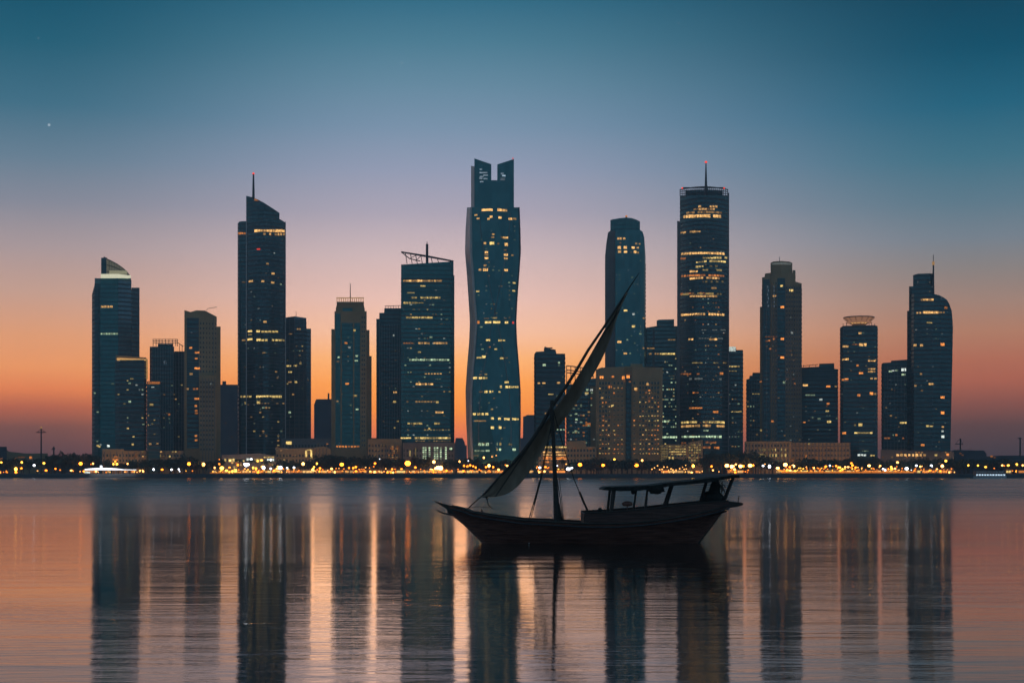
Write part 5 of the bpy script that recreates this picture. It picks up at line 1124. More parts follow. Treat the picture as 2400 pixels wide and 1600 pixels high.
# masts and cranes on the horizon
r_ = empty('lamp_mast', tuple(at(96.5, 1062, 1230))[:2] + (GZ,)); tag(r_, 'tall thin mast with crossbar and beacon on the far left horizon', 'mast')
m = MB(); zt = at(96.5, 1004, 1230).z - GZ; m.tube([(0, 0, 0), (0, 0, zt)], [.75, .5], 6); m.build('pole', M['metal'], r_)
m = MB(); m.tube([(-4, 0, zt - 3), (4, 0, zt - 3)], .35, 5); m.tube([(-3, 0, zt - 3), (0, 0, zt), (3, 0, zt - 3)], .2, 5); m.build('crossbar', M['metal'], r_)
m = MB(); m.lathe([(.1, -1), (1, 0), (.1, 1)], (0, 0, zt + .8), 8); m.build('beacon', M['win_w2'], r_)
def crane(px, ytop, yarm, arm0, arm1, label):
    Y = 1330; P = at(px, ytop, Y); r_ = empty('tower_crane', (P.x, Y, GZ)); tag(r_, label, 'crane')
    H = P.z - GZ; k = Y / F; za = at(px, yarm, Y).z - GZ
    m = MB()
    for sx in (-.5, .5):
        for sy in (-.5, .5): m.tube([(sx, sy, 0), (sx * .6, sy * .6, H)], .22, 4)
    z = 1.0
    while z < H - 2: m.tube([(-.5, -.5, z), (.5, -.5, z + 2)], .12, 4); z += 2
    m.build('tower', M['metal'], r_)
    m = MB(); m.tube([(-arm0 * k, 0, za), (arm1 * k, 0, za)], .4, 4); m.tube([(-arm0 * k, 0, za), (0, 0, H)], .15, 4); m.tube([(arm1 * k, 0, za), (0, 0, H)], .15, 4); m.build('jib', M['metal'], r_)
crane(2251, 1027, 1040, 12, 6, 'small tower crane above the dark flat shed at right')
crane(2391, 1025, 1027, 6, 3, 'slim tower crane at the extreme right edge')
crane(126, 1046, 1052, 5, 3, 'faint short crane above the left trees')

# moored boats on the far shore
def moored(px0, px1, label, decks, Y=1038, hullm='white'):
    a = at(px0, 1117, Y); c = at(px1, 1117, Y); L_ = c.x - a.x
    r_ = empty('moored_boat', ((a.x + c.x) / 2, Y, 0)); tag(r_, label, 'boat')
    m = MB(); xs = [-L_ / 2 + L_ * i / 10 for i in range(11)]
    fr = []; bk = []
    for i, x in enumerate(xs):
        hb = 2.6 * math.sin(math.pi * min(1, (i + 1.2) / 9.0) * .5) if i < 9 else 2.6 * (1 - (i - 8) * .25)
        hb = max(hb, .5); sh = 1.3 + .5 * abs(i / 5.0 - 1) ** 2
        fr.append((x, -hb, -.3, sh)); bk.append((x, hb, -.3, sh))
    m.strip(fr, bk); m.build('hull', M[hullm], r_)
    for (x0, x1, z0, z1, lm) in decks:
        m = MB(); m.box(-L_ / 2 + L_ * x0, -L_ / 2 + L_ * x1, -2.0, 2.0, z0 + .1, z1); o_ = m.build('cabin', M['metal'], r_)
        n = max(3, int((x1 - x0) * L_ / 1.7)); 
        for i in range(n):
            xx = -L_ / 2 + L_ * (x0 + (x1 - x0) * (i + .5) / n)
            w = bpy.data.objects.new('lit_window', WIN_MESH['win_' + lm]); w.parent = o_; w.location = (xx, -2.0, (z0 + z1) / 2 + .05); w.scale = ((x1 - x0) * L_ / n * .72, 1, (z1 - z0) * .6); col.objects.link(w)
        m = MB(); m.box(-L_ / 2 + L_ * x0 - .4, -L_ / 2 + L_ * x1 + .4, -2.3, 2.3, z1, z1 + .15); m.build('roof', M['white'], r_)
moored(2282, 2358, 'white tour boat with rows of bluish lit windows at the far right shore', [(.04, .95, 1.35, 3.0, 'b4'), (.05, .9, 3.6, 4.5, 'b1')])

# long bright canopy on the left shore
r_ = empty('lit_canopy', tuple(at(259, 1104, 1053))[:2] + (GZ - .3,)); tag(r_, 'long white glowing canopy on the left shore below the sail-crown tower', 'canopy')
k = 1053 / F
m = MB(); fr = []; bk = []
for i in range(13):
    x = (-59 + 118 * i / 12) * k; zz = (at(0, 1101, 1053).z - GZ + .3); tt_ = .35 + 1.15 * math.sin(math.pi * min(1, (i + .3) / 9.5)) ** .6
    fr.append((x, -2, zz, zz + tt_)); bk.append((x, 2, zz, zz + tt_ * .8))
m.strip(fr, bk); m.build('roof', emit_mat('white_canopy_light', (245, 245, 250), 2.2), r_)
for i in range(9):
    m = MB(); x = (-56 + 112 * i / 8) * k; m.tube([(x, -1.6, 0), (x, -1.6, zz)], .12, 5); m.build('post', M['white'], r_)
r_ = empty('lit_kiosk', tuple(at(205, 1106, 1053))[:2] + (GZ,)); tag(r_, 'small white lit kiosk at the left end of the glowing canopy', 'kiosk')
m = MB(); m.box(-1.7, 1.7, -1, 1, -.2, .5); m.build('base', M['greyst'], r_)
m = MB(); m.box(-1.6, 1.6, -.9, .9, .5, 1.5); m.build('lit_window', M['win_c4'], r_); m = MB(); m.box(-2, 2, -1.3, 1.3, 1.5, 1.7); m.build('roof', M['white'], r_)
# lit stalls added along the promenade to thicken its glow
def kiosk_mats(k): return M['win_' + k]
KP = {}
for w_ in (3.0, 4.5, 6.5):
    KP[w_] = (mesh_of('wall', M['greyst'], lambda q: (q.box(-w_ / 2, w_ / 2, -1.2, 1.2, -.1, .7), q.box(-w_ / 2, w_ / 2, .2, 1.2, .7, 2.5), q.box(-w_ / 2, -w_ / 2 + .25, -1.2, .2, .7, 2.5), q.box(w_ / 2 - .25, w_ / 2, -1.2, .2, .7, 2.5))),
              mesh_of('roof', M['stone2'], lambda q: (q.box(-w_ / 2 - .5, w_ / 2 + .5, -1.8, 1.4, 2.5, 2.75), q.box(-w_ / 2 - .3, w_ / 2 + .3, -1.5, 1.2, 2.75, 2.95))),
              {c_: mesh_of('lit_counter', M['win_' + c_], lambda q: q.box(-w_ / 2 + .3, w_ / 2 - .3, -.9, .15, .75, 2.2)) for c_ in ('o4', 'w4', 'w3', 'y4', 'o3')})
r3 = random.Random(77)
for x0, x1, n in ((180, 330, 5), (500, 660, 15), (672, 795, 12), (800, 860, 6), (866, 985, 10), (990, 1062, 8), (1072, 1180, 8), (1238, 1325, 4), (1550, 1640, 5), (1700, 1750, 2), (1822, 2060, 22), (2066, 2130, 6), (2140, 2230, 9), (2350, 2400, 2)):
    for i in range(n):
        px = x0 + (x1 - x0) * (i + r3.uniform(.15, .85)) / n; Y = r3.uniform(1066, 1082)
        w_ = r3.choice((3.0, 4.5, 6.5)); wl_, rf_, ct_ = KP[w_]; c_ = r3.choice(('o4', 'w4', 'w3', 'y4', 'o3'))
        root = empty('added_glow_kiosk', ((px - 1200) / F * Y, Y, GZ), r3.uniform(-.3, .3))
        tag(root, None, 'kiosk', 'lit kiosks added for promenade glow')
        PLACED.append((root, px, ('small', 'mid-width', 'wide')[(3.0, 4.5, 6.5).index(w_)] + ' ' + {'o': 'orange', 'w': 'warm', 'y': 'yellow'}[c_[0]] + '-lit added promenade kiosk'))
        for n_, me in (('wall', wl_), ('roof', rf_), ('lit_counter', ct_[c_])):
            o_ = bpy.data.objects.new(n_, me); o_.parent = root; col.objects.link(o_)
ordinals()

# far treeline / hills beyond the city: low dark land mass
def ridge(Y, y0, seed, name):
    r = random.Random(seed); m = MB(); fr = []; bk = []
    n = 120
    for i in range(n + 1):
        px = -400 + 3200 * i / n
        py = y0 + 2.2 * math.sin(i * .37 + seed) + r.uniform(-1.6, 1.6)
        P = at(px, py, Y); fr.append((P.x, Y, GZ - .5, P.z)); bk.append((P.x * 1.01, Y + 60, GZ - .5, P.z))
    m.strip(fr, bk); o_ = m.build(name, noise_mat(name + '_mat', (.04, .045, .04), (.07, .075, .065), .05, .95)); o_['kind'] = 'stuff'; o_['label'] = 'dark far treeline behind the waterfront'; o_['category'] = 'treeline'
ridge(1500, 1083, 3, 'far_treeline')

# ------------------------------------------------------------------ the dhow
YB = 100.0; K = YB / F
def bx(px): return (px - 1375) * K
def bz(py): return HC + (HY - py) * K
dh = empty('sailing_dhow', ((1375 - 1200) * K, YB, 0)); tag(dh, 'dark wooden dhow with brown lateen sail, afloat in the foreground', 'sailing boat', None)
sheer = interp([(1046, 1183), (1090, 1192.5), (1104, 1199.5), (1153, 1208), (1221, 1217), (1298, 1221), (1366, 1224.5), (1440, 1225), (1500, 1221), (1560, 1214), (1620, 1204), (1670, 1193), (1702, 1184)])
keel = interp([(1046, 1191), (1051, 1200), (1060, 1206), (1085, 1225.5), (1110, 1248.8), (1137, 1276), (1150, 1286), (1200, 1300), (1400, 1306), (1560, 1302), (1610, 1290), (1628, 1276), (1650, 1249), (1675, 1217), (1702, 1186.5)])
half = interp([(1046, .05), (1060, .15), (1090, .55), (1137, 1.3), (1200, 2.0), (1290, 2.45), (1400, 2.55), (1520, 2.35), (1600, 1.95), (1660, 1.5), (1702, 1.1)])
wl = interp([(1046, .04), (1137, .12), (1180, .9), (1250, 1.7), (1400, 2.05), (1520, 1.7), (1590, .9), (1628, .2), (1702, .1)])
st = [1046, 1051, 1060, 1072, 1085, 1097, 1110, 1123, 1137, 1150, 1175] + list(range(1200, 1601, 25)) + [1610, 1628, 1650, 1662, 1675, 1690, 1702]
NS = 9
m = MB()
for px in st:
    zs, zk = bz(sheer(px)), bz(keel(px))
    if zs - zk < .05: zk = zs - .05
    pr = []
    for k_ in range(NS):
        t = k_ / (NS - 1)
        z = zk + (zs - zk) * t
        wb = wl(px) * math.sqrt(max(0, t)) + (half(px) - wl(px)) * t ** 1.6
        pr.append((wb if k_ else 0.04, z))
    for s_ in (-1, 1):
        for w_, z in pr: m.v.append((bx(px), s_ * w_, z))
R_ = 2 * NS
for i in range(len(st) - 1):
    a = i * R_
    for k_ in range(NS - 1):
        m.f.append((a + k_, a + R_ + k_, a + R_ + k_ + 1, a + k_ + 1)); m.m.append(0)
        c = a + NS
        m.f.append((c + k_ + 1, c + R_ + k_ + 1, c + R_ + k_, c + k_)); m.m.append(0)
    m.f.append((a + NS, a + R_ + NS, a + R_, a)); m.m.append(0)
e = (len(st) - 1) * R_
m.f.append(tuple(e + k_ for k_ in range(NS)) + tuple(e + NS + k_ for k_ in range(NS - 1, -1, -1))); m.m.append(0)
m.f.append((tuple(k_ for k_ in range(NS)) + tuple(NS + k_ for k_ in range(NS - 1, -1, -1)))[::-1]); m.m.append(0)
hull = m.build('hull', M['wood'], dh, smooth=False)
hull.modifiers.new('thick', 'SOLIDIFY').thickness = -0.08
# deck a little below the sheer
m = MB(); o0 = 0
for px in st[3:]:
    z = bz(sheer(px)) - .35
    for s_ in (-1, 1): m.v.append((bx(px), s_ * half(px) * .93, z))
for i in range(len(st) - 4):
    a = 2 * i; m.f.append((a, a + 1, a + 3, a + 2)); m.m.append(0)
m.build('deck', M['woodd'], dh)
# rub rails and cap rails following the sheer, both sides
for s_, dz, rr, mt, nm in ((-1, -.18, .055, 'rail', 'rub_rail'), (1, -.18, .055, 'rail', 'rub_rail'), (-1, .03, .07, 'woodd', 'cap_rail'), (1, .03, .07, 'woodd', 'cap_rail')):
    m = MB(); m.tube([(bx(px), s_ * (half(px) * (.985 if dz < 0 else 1) + .03), bz(sheer(px)) + dz) for px in st if px >= 1060], rr, 6); m.build(nm, M[mt], dh)
# boot-top stripe near the waterline
for s_ in (-1, 1):
    m = MB(); pts_ = []
    for px in st:
        zs, zk = bz(sheer(px)), bz(keel(px)); zz = .26
        if zk < zz - .1 and zs > zz:
            t = (zz - zk) / (zs - zk); pts_.append((bx(px), s_ * (wl(px) * math.sqrt(t) + (half(px) - wl(px)) * t ** 1.6 + .015), zz))
    m.tube(pts_, .045, 5); m.build('waterline_wale', noise_mat('red_lead_wale', (.08, .03, .02), (.11, .045, .03), 3, .7), dh)
def profile_plate(name, poly, y0, y1, mat, parent=dh):
    """solid plate from a side profile in the boat's own plane"""
    m = MB(); n = len(poly)
    for yy in (y0, y1):
        for px, py in poly: m.v.append((bx(px), yy, bz(py)))
    m.f.append(tuple(range(n))); m.m.append(0); m.f.append(tuple(range(2 * n - 1, n - 1, -1))); m.m.append(0)
    for i in range(n):
        j = (i + 1) % n; m.f.append((i + n, j + n, j, i)); m.m.append(0)
    return m.build(name, M[mat], parent)
profile_plate('stem_head', [(1014.5, 1171.2), (1028, 1176), (1041, 1180.3), (1066, 1186), (1090, 1191), (1092, 1200), (1072, 1206), (1051, 1200), (1047, 1192), (1036, 1185), (1024, 1178)], -.16, .16, 'woodd')
profile_plate('bow_spur', [(1022.5, 1191.5), (1028, 1196), (1036, 1199.5), (1048, 1202), (1062, 1203), (1062, 1209), (1048, 1205.6), (1036, 1202.5), (1027, 1198)], -.09, .09, 'woodd')
profile_plate('keel_fin', [(1124, 1262), (1137, 1271), (1628, 1271), (1640, 1262), (1628, 1290), (1600, 1304), (1170, 1302), (1140, 1280)], -.07, .07, 'woodd')
profile_plate('rudder', [(1697, 1186), (1704, 1186), (1676, 1224), (1655, 1252), (1640, 1273), (1632, 1284), (1626, 1281), (1650, 1250)], -.06, .06, 'woodd')
# raised quarterdeck: bulwarks (both sides), front bulkhead, stern platform
qt = interp([(1366, 1200.5), (1414, 1198.5), (1507, 1191.6), (1559, 1185.5), (1636, 1177.6), (1702, 1173.5)])
for s_ in (-1, 1):
    m = MB(); pxs = list(range(1366, 1702, 12)) + [1702]
    for px in pxs:
        h_ = half(px)
        for yy in (h_ * .97, h_ * .97 - .09):
            m.v.append((bx(px), s_ * yy, bz(sheer(px)) - .05)); m.v.append((bx(px), s_ * (yy + .03), bz(qt(px))))
    for i in range(len(pxs) - 1):
        a = 4 * i; c = a + 4
        for q in ((a, c, c + 1, a + 1), (a + 2, a + 3, c + 3, c + 2), (a + 1, c + 1, c + 3, a + 3), (a, a + 2, c + 2, c)): m.f.append(q); m.m.append(0)
    m.f.append((0, 1, 3, 2)); m.m.append(0); a = 4 * (len(pxs) - 1); m.f.append((a, a + 2, a + 3, a + 1)); m.m.append(0)
    m.build('bulwark', M['bulwark'], dh)
    m = MB(); m.tube([(bx(px), s_ * (half(px) * .97), bz(qt(px)) + .03) for px in pxs], .06, 6); m.build('bulwark_rail', M['woodd'], dh)
m = MB(); m.box(bx(1365), bx(1368), -2.4, 2.4, bz(1230), bz(1200.5)); m.box(bx(1371), bx(1373), -2.46, -2.3, bz(1226), bz(1202)); m.build('bulkhead', M['woodd'], dh)
m = MB()
pxs = [1368, 1400, 1440, 1480, 1520, 1560, 1600, 1650, 1700]
for px in pxs:
    for s_ in (-1, 1): m.v.append((bx(px), s_ * half(px) * .93, bz(qt(px)) - .35))
for i in range(len(pxs) - 1):
    a = 2 * i; m.f.append((a, a + 1, a + 3, a + 2)); m.m.append(0)
m.build('quarterdeck', M['woodd'], dh)
m = MB(); fr = []; bk = []
for px, t_, bo in ((1690, 1173.5, 1190), (1696, 1173.6, 1189.8), (1712, 1174.6, 1187.8), (1726, 1175.6, 1185.6), (1734, 1176.8, 1183.5), (1737.5, 1178.5, 1180.5)):
    fr.append((bx(px), -1.1 + (px - 1690) * .006, bz(bo), bz(t_))); bk.append((bx(px), 1.1 - (px - 1690) * .006, bz(bo), bz(t_)))
m.strip(fr, bk); m.build('stern_platform', M['woodd'], dh)
m = MB(); m.tube([(bx(1726), -.8, bz(1176)), (bx(1726), -.8, bz(1168)), (bx(1728.5), -.8, bz(1161))], .03, 5); m.build('flagstaff', M['woodd'], dh)
# canopy: frame beams + awning cloth
ctop = interp([(1408, 1144), (1413, 1139.5), (1460, 1138.5), (1515, 1136), (1560, 1130), (1620, 1123.5), (1664, 1117.5), (1722, 1111)])
cbot = interp([(1408, 1146.5), (1440, 1148.4), (1485, 1148), (1508, 1146), (1550, 1139.5), (1576, 1136), (1664, 1127.2), (1703, 1119), (1722, 1117.5)])
m = MB(); fr = []; bk = []
rr = random.Random(3)
for i in range(41):
    px = 1408 + (1722 - 1408) * i / 40; sag = rr.uniform(0, .035)
    fr.append((bx(px), -2.1, bz(cbot(px)) - sag, bz(ctop(px)) - rr.uniform(0, .04))); bk.append((bx(px), 2.1, bz(cbot(px)) - sag, bz(ctop(px))))
m.strip(fr, bk); can = m.build('awning', M['net'], dh)
for (x0, y0, x1, y1, r0, r1) in ((1434.5, 1147, 1427.5, 1200, .15, .13), (1488, 1148, 1480.5, 1194, .07, .07), (1514, 1145, 1508, 1193, .06, .11), (1575.5, 1136, 1556, 1188, .14, .17), (1657, 1126, 1639, 1180, .10, .11), (1720, 1117, 1694, 1175, .11, .13)):
    for s_ in (-1.9, 1.9):
        if s_ > 0 and x0 != 1434.5: continue
        # far posts stand directly across the deck
        m = MB(); yy = s_ if x0 < 1440 else (-1.2 if x0 < 1540 else 0)
        if s_ > 0: r0 = r1 = .09
        m.tube([(bx(x1), yy, bz(y1) - .15), (bx(x0), yy, bz(y0) + .08)], [r1, r0], 7); m.build('post', M['woodd'], dh)
def lump(name, c, size, seed, mat='net', parent=dh, n=10):
    r = random.Random(seed); m = MB(); rows_ = []
    prof = []
    NT, NP = 9, 12
    for i in range(NT + 1):
        th = math.pi * i / NT
        for j in range(NP):
            ph = 2 * math.pi * j / NP; q = 1 + r.uniform(-.14, .14) if 0 < i < NT else 1
            m.v.append((c[0] + size[0] * math.sin(th) * math.cos(ph) * q, c[1] + size[1] * math.sin(th) * math.sin(ph) * q, c[2] + size[2] * math.cos(th) * q))
    for i in range(NT):
        for j in range(NP):
            a = i * NP + j; b_ = i * NP + (j + 1) % NP
            m.f.append((a, a + NP, b_ + NP, b_)); m.m.append(0)
    return m.build(name, M[mat], parent, smooth=True)
lump('rolled_awning', (bx(1531), -1.7, bz(1147)), (.52, .5, .26), 4); lump('hung_bundle', (bx(1479), -1.7, bz(1151)), (.14, .2, .16), 6)
profile_plate('awning_flap', [(1516, 1138), (1546, 1136), (1551.5, 1151), (1540, 1152), (1532, 1155), (1519, 1154.5), (1515, 1149)], -1.95, -1.85, 'net')
m = MB(); m.lathe([(.05, -.16), (.28, -.13), (.36, -.02), (.33, .09), (.18, .15), (.03, .17)], (bx(1467), -1.2, bz(1179)), 14); m.tube([(bx(1467), -1.2, bz(1182)), (bx(1466.5), -1.2, bz(1198))], .03, 5); m.build('steering_binnacle', M['wood'], dh, smooth=False)
lump('winch_head', (bx(1402), -2.0, bz(1193)), (.14, .14, .16), 8); m = MB(); m.tube([(bx(1402), -2.0, bz(1205)), (bx(1402), -2.0, bz(1193))], .12, 8); m.build('winch_post', M['woodd'], dh)
# pile of nets and gear at the stern
profile_plate('net_rack', [(1644, 1166), (1652, 1165), (1661, 1143), (1667, 1127), (1681, 1125), (1684, 1140), (1685, 1153), (1692, 1160), (1699, 1176), (1642, 1180)], -.7, -.35, 'net')
lump('net_pile', (bx(1668), -.3, bz(1166)), (.62, .9, .5), 12); lump('net_pile', (bx(1674), -.2, bz(1146)), (.30, .5, .6), 13); lump('net_pile', (bx(1660), .2, bz(1171)), (.5, .6, .3), 14)
m = MB()
rr = random.Random(9)
for i in range(9):
    x0_, y0_ = rr.uniform(1683, 1690), rr.uniform(1126, 1150); pts_ = [(x0_, y0_)]
    for j in range(5): pts_.append((pts_[-1][0] + rr.uniform(-1.5, 4.5), pts_[-1][1] + rr.uniform(1, 6)))
    m.tube([(bx(a), -.7, bz(c_)) for a, c_ in pts_], .028, 4)
m.build('hanging_line', M['rope'], dh, kind='stuff')
# mast, yard, sail
m = MB(); m.tube([(bx(1307), 0, bz(1235)), (bx(1305), 0, bz(1200)), (bx(1301), 0, bz(1125)), (bx(1297), 0, bz(1030)), (bx(1293), 0, bz(938))], [.24, .21, .145, .12, .10], 10)
mast_o = m.build('mast', M['woodd'], dh)
m = MB(); m.box(bx(1289.5), bx(1297.5), -.13, .13, bz(958), bz(938)); m.box(bx(1288), bx(1298), -.16, .16, bz(985), bz(962)); m.build('masthead', M['woodd'], mast_o)
m = MB(); m.box(bx(1309), bx(1314), -.3, .3, bz(1222), bz(1205)); m.tube([(bx(1309), 0, bz(1222)), (bx(1318), 0, bz(1222)), (bx(1310), 0, bz(1180))], .06, 5); m.build('mast_bitt', M['woodd'], mast_o)
yard_px = [(1129, 1162), (1143, 1148), (1170, 1118), (1205, 1082), (1228, 1055), (1250, 1026), (1272, 991), (1294, 951.7), (1323, 910.6), (1349.8, 869.5), (1379, 819.6), (1417, 764), (1455.5, 705), (1480, 666), (1499.5, 637.6)]
m = MB(); m.tube([(bx(a), .32, bz(c_)) for a, c_ in yard_px], [.05, .07, .09, .11, .12, .125, .125, .12, .11, .10, .095, .085, .07, .045, .02], 7); m.build('yard', M['woodd'], dh)
luff = [(1129, 1163), (1143, 1149), (1170, 1119), (1205, 1083), (1228, 1056), (1250, 1028), (1276, 994), (1299, 958), (1331, 917.5), (1357, 877), (1385, 829), (1417, 772), (1455.5, 707), (1470, 684)]
leech = [(1130, 1164), (1157, 1165.5), (1188, 1159), (1213, 1141), (1231, 1120), (1252, 1089), (1280, 1044), (1310, 998), (1349, 949), (1382, 892), (1406, 853), (1430, 801), (1453, 718), (1471, 686)]
m = MB(); NW = 9
for i, ((ax, ay), (cx_, cy_)) in enumerate(zip(luff, leech)):
    for k_ in range(NW):
        t = k_ / (NW - 1); px = ax + (cx_ - ax) * t; py = ay + (cy_ - ay) * t
        belly = .55 * math.sin(math.pi * t) * math.sin(math.pi * i / 13) + .16 * math.sin(i * 2.1 + t * 7) + .07 * math.sin(i * 4.3 - t * 11)
        m.v.append((bx(px), .32 + belly, bz(py)))
for i in range(len(luff) - 1):
    for k_ in range(NW - 1):
        a = i * NW + k_; m.f.append((a, a + NW, a + NW + 1, a + 1)); m.m.append(0)
def cloth():
    nt = M['sail'].node_tree; N, L = nt.nodes.new, nt.links.new
    b_ = nt.nodes['Principled BSDF']; out = nt.nodes['Material Output']
    tr = N('ShaderNodeBsdfTranslucent'); tr.inputs['Color'].default_value = (.30, .19, .12, 1)
    mx = N('ShaderNodeMixShader'); mx.inputs[0].default_value = .10
    L(b_.outputs[0], mx.inputs[1]); L(tr.outputs[0], mx.inputs[2]); L(mx.outputs[0], out.inputs['Surface'])
    # sewn seams between the cloths
    uv = N('ShaderNodeTexCoord'); sp_ = N('ShaderNodeSeparateXYZ'); L(uv.outputs['Object'], sp_.inputs[0])
    a = N('ShaderNodeMath'); a.operation = 'MULTIPLY'; L(sp_.outputs['X'], a.inputs[0]); a.inputs[1].default_value = .75
    a2 = N('ShaderNodeMath'); a2.operation = 'MULTIPLY_ADD'; L(sp_.outputs['Z'], a2.inputs[0]); a2.inputs[1].default_value = -.5; L(a.outputs[0], a2.inputs[2])
    fr_ = N('ShaderNodeMath'); fr_.operation = 'FRACT'; L(a2.outputs[0], fr_.inputs[0])
    lt = N('ShaderNodeMath'); lt.operation = 'LESS_THAN'; L(fr_.outputs[0], lt.inputs[0]); lt.inputs[1].default_value = .09
    src = b_.inputs['Base Color'].links[0].from_socket
    mc = N('ShaderNodeMix'); mc.data_type = 'RGBA'; L(lt.outputs[0], mc.inputs['Factor']); L(src, mc.inputs['A']); mc.inputs['B'].default_value = (.12, .095, .075, 1)
    L(mc.outputs['Result'], b_.inputs['Base Color'])
cloth()
sail = m.build('sail', M['sail'], dh, smooth=True); sm = sail.modifiers.new('sub', 'SUBSURF'); sm.levels = 2; sm.render_levels = 2; sail.modifiers.new('thick', 'SOLIDIFY').thickness = .04
def rope(pts, r=.028, name='rope', y=0.0):
    m = MB(); m.tube([(bx(p[0]), p[2] if len(p) > 2 else y, bz(p[1])) for p in pts], r, 5); return m.build(name, M['rope'], dh)
rope([(1129, 1162, .3), (1112, 1177, .2), (1097, 1191, 0)], .04)
rope([(1140, 1163, .3), (1142, 1172, .3), (1144, 1182, .2), (1152, 1190, 0)], .035); rope([(1139, 1163, .3), (1142, 1170, .3)], .07)
rope([(1298, 965, -.05), (1280, 1048, -1), (1265, 1122, -1.8), (1238, 1217, -2.3)], .032, 'shroud'); rope([(1299, 965, -.05), (1284, 1048, 1), (1270, 1122, 1.8), (1246, 1214, 2.2)], .028, 'shroud'); rope([(1263, 1128, -1.85), (1250, 1180, -2.1)], .05, 'shroud')
rope([(1298, 965, 0), (1320, 1044, 0), (1345, 1122, 0), (1361, 1160, 0), (1379, 1201, 0)], .03, 'backstay'); rope([(1358, 1152, 0), (1367, 1174, 0), (1379, 1200, 0)], .075, 'backstay_tackle')
rope([(1302, 1100, -.2), (1312, 1165, -.4), (1319, 1220, -.6)], .028, 'halyard'); rope([(1311, 1120, .2), (1317, 1170, .5), (1322, 1220, .8)], .018, 'halyard')
rope([(1100, 1190, 0), (1118, 1187, 0), (1150, 1189, 0), (1155, 1191, 0)], .02)
lump('windlass', (bx(1099), 0, bz(1196)), (.16, .5, .13), 21, 'woodd'); m = MB(); m.tube([(bx(1097), -.2, bz(1203)), (bx(1096), -.2, bz(1189))], .07, 6); m.build('bow_bitt', M['woodd'], dh)
m = MB(); m.tube([(bx(1134), -.8, bz(1206)), (bx(1128), -.8, bz(1192))], .06, 6); m.build('cleat_post', M['woodd'], dh)
# small white fender lamp low on the hull
m = MB(); m.lathe([(.01, -.04), (.045, 0), (.01, .04)], (bx(1239), -2.02, bz(1269)), 8); m.build('hull_fitting', M['white'], dh)

# ------------------------------------------------------------------ sky, haze, light, camera
w = bpy.data.worlds.new('World'); scene.world = w; w.use_nodes = True
nt = w.node_tree; N = nt.nodes.new; L = nt.links.new
bg = nt.nodes['Background']
tc = N('ShaderNodeTexCoord'); sp = N('ShaderNodeSeparateXYZ'); L(tc.outputs['Generated'], sp.inputs[0])
def mth(op, a, b_=None, c=None, clamp=False):
    n = N('ShaderNodeMath'); n.operation = op; n.use_clamp = clamp
    for i, v in enumerate((a, b_, c)):
        if v is None: continue
        if hasattr(v, 'is_linked'): L(v, n.inputs[i])
        else: n.inputs[i].default_value = v
    return n.outputs[0]
hyp = mth('SQRT', mth('ADD', mth('POWER', sp.outputs['X'], 2.0), mth('POWER', sp.outputs['Y'], 2.0)))
tan = mth('DIVIDE', sp.outputs['Z'], mth('MAXIMUM', hyp, 0.001))
az = mth('ARCTAN2', sp.outputs['X'], sp.outputs['Y'])
fac = mth('DIVIDE', tan, 0.6, clamp=True)
HAZE = 0.00017
JH = (0.075, 0.065, 0.08)
def beyond_haze(y, c):
    """the sky lies outside the haze: allow for what the air takes away and adds"""
    t = max((HY - y) / F, 1e-4)
    ln = min(2100.0, 255.0 / t) * math.sqrt(1 + t * t)
    T = math.exp(-HAZE * ln)
    l = lin(c)
    return tuple(max((l[i] - JH[i] * (1 - T)) / T, 0.0) for i in range(3)) + (1.0,)
def ramp(stops):
    r = N('ShaderNodeValToRGB'); cr = r.color_ramp
    stops = sorted(stops, key=lambda s_: -s_[0])
    pos = [min(1, max(0, (HY - y) / F / 0.6)) for y, c in stops]
    while len(cr.elements) < len(stops): cr.elements.new(0.5)
    for e_, p, (y, c) in zip(cr.elements, pos, stops): e_.position = p
    for e_, p, (y, c) in zip(cr.elements, pos, stops): e_.position = p; e_.color = beyond_haze(y, c)
    L(fac, r.inputs['Fac']); return r.outputs['Color']
SKYC = [(1104, (150, 92, 92)), (1050, (190, 108, 90)), (1015, (226, 120, 84)), (960, (248, 146, 72)), (900, (255, 162, 84)), (840, (254, 180, 118)), (780, (248, 192, 160)), (700, (232, 190, 178)), (600, (206, 181, 182)), (500, (172, 163, 178)), (400, (147, 154, 177)), (300, (122, 145, 169)), (200, (102, 136, 158)), (100, (78, 123, 145)), (0, (54, 107, 132)), (-150, (60, 116, 142)), (-500, (112, 162, 192)), (-1000, (84, 118, 142))]
SKYL = [(1104, (84, 66, 76)), (1050, (102, 76, 80)), (1005, (122, 83, 80)), (960, (178, 100, 80)), (920, (222, 128, 85)), (870, (232, 150, 100)), (800, (222, 155, 116)), (700, (196, 157, 142)), (600, (168, 150, 152)), (500, (134, 136, 150)), (400, (104, 126, 145)), (280, (68, 110, 132)), (140, (42, 94, 116)), (0, (20, 80, 104)), (-150, (34, 98, 124)), (-500, (98, 148, 176)), (-1000, (78, 112, 136))]
SKYR = [(1104, (68, 60, 70)), (1050, (80, 68, 75)), (1000, (95, 72, 75)), (950, (135, 84, 78)), (900, (168, 98, 82)), (850, (175, 108, 88)), (790, (176, 124, 102)), (720, (160, 130, 118)), (650, (138, 128, 126)), (580, (118, 127, 138)), (500, (95, 120, 136)), (400, (68, 112, 132)), (280, (42, 98, 123)), (150, (14, 80, 104)), (0, (2, 66, 88)), (-150, (20, 88, 112)), (-500, (88, 140, 168)), (-1000, (76, 110, 134))]
SKYB = [(1104, (98, 118, 136)), (900, (96, 120, 142)), (500, (86, 112, 136)), (0, (72, 102, 126)), (-1000, (66, 88, 106))]
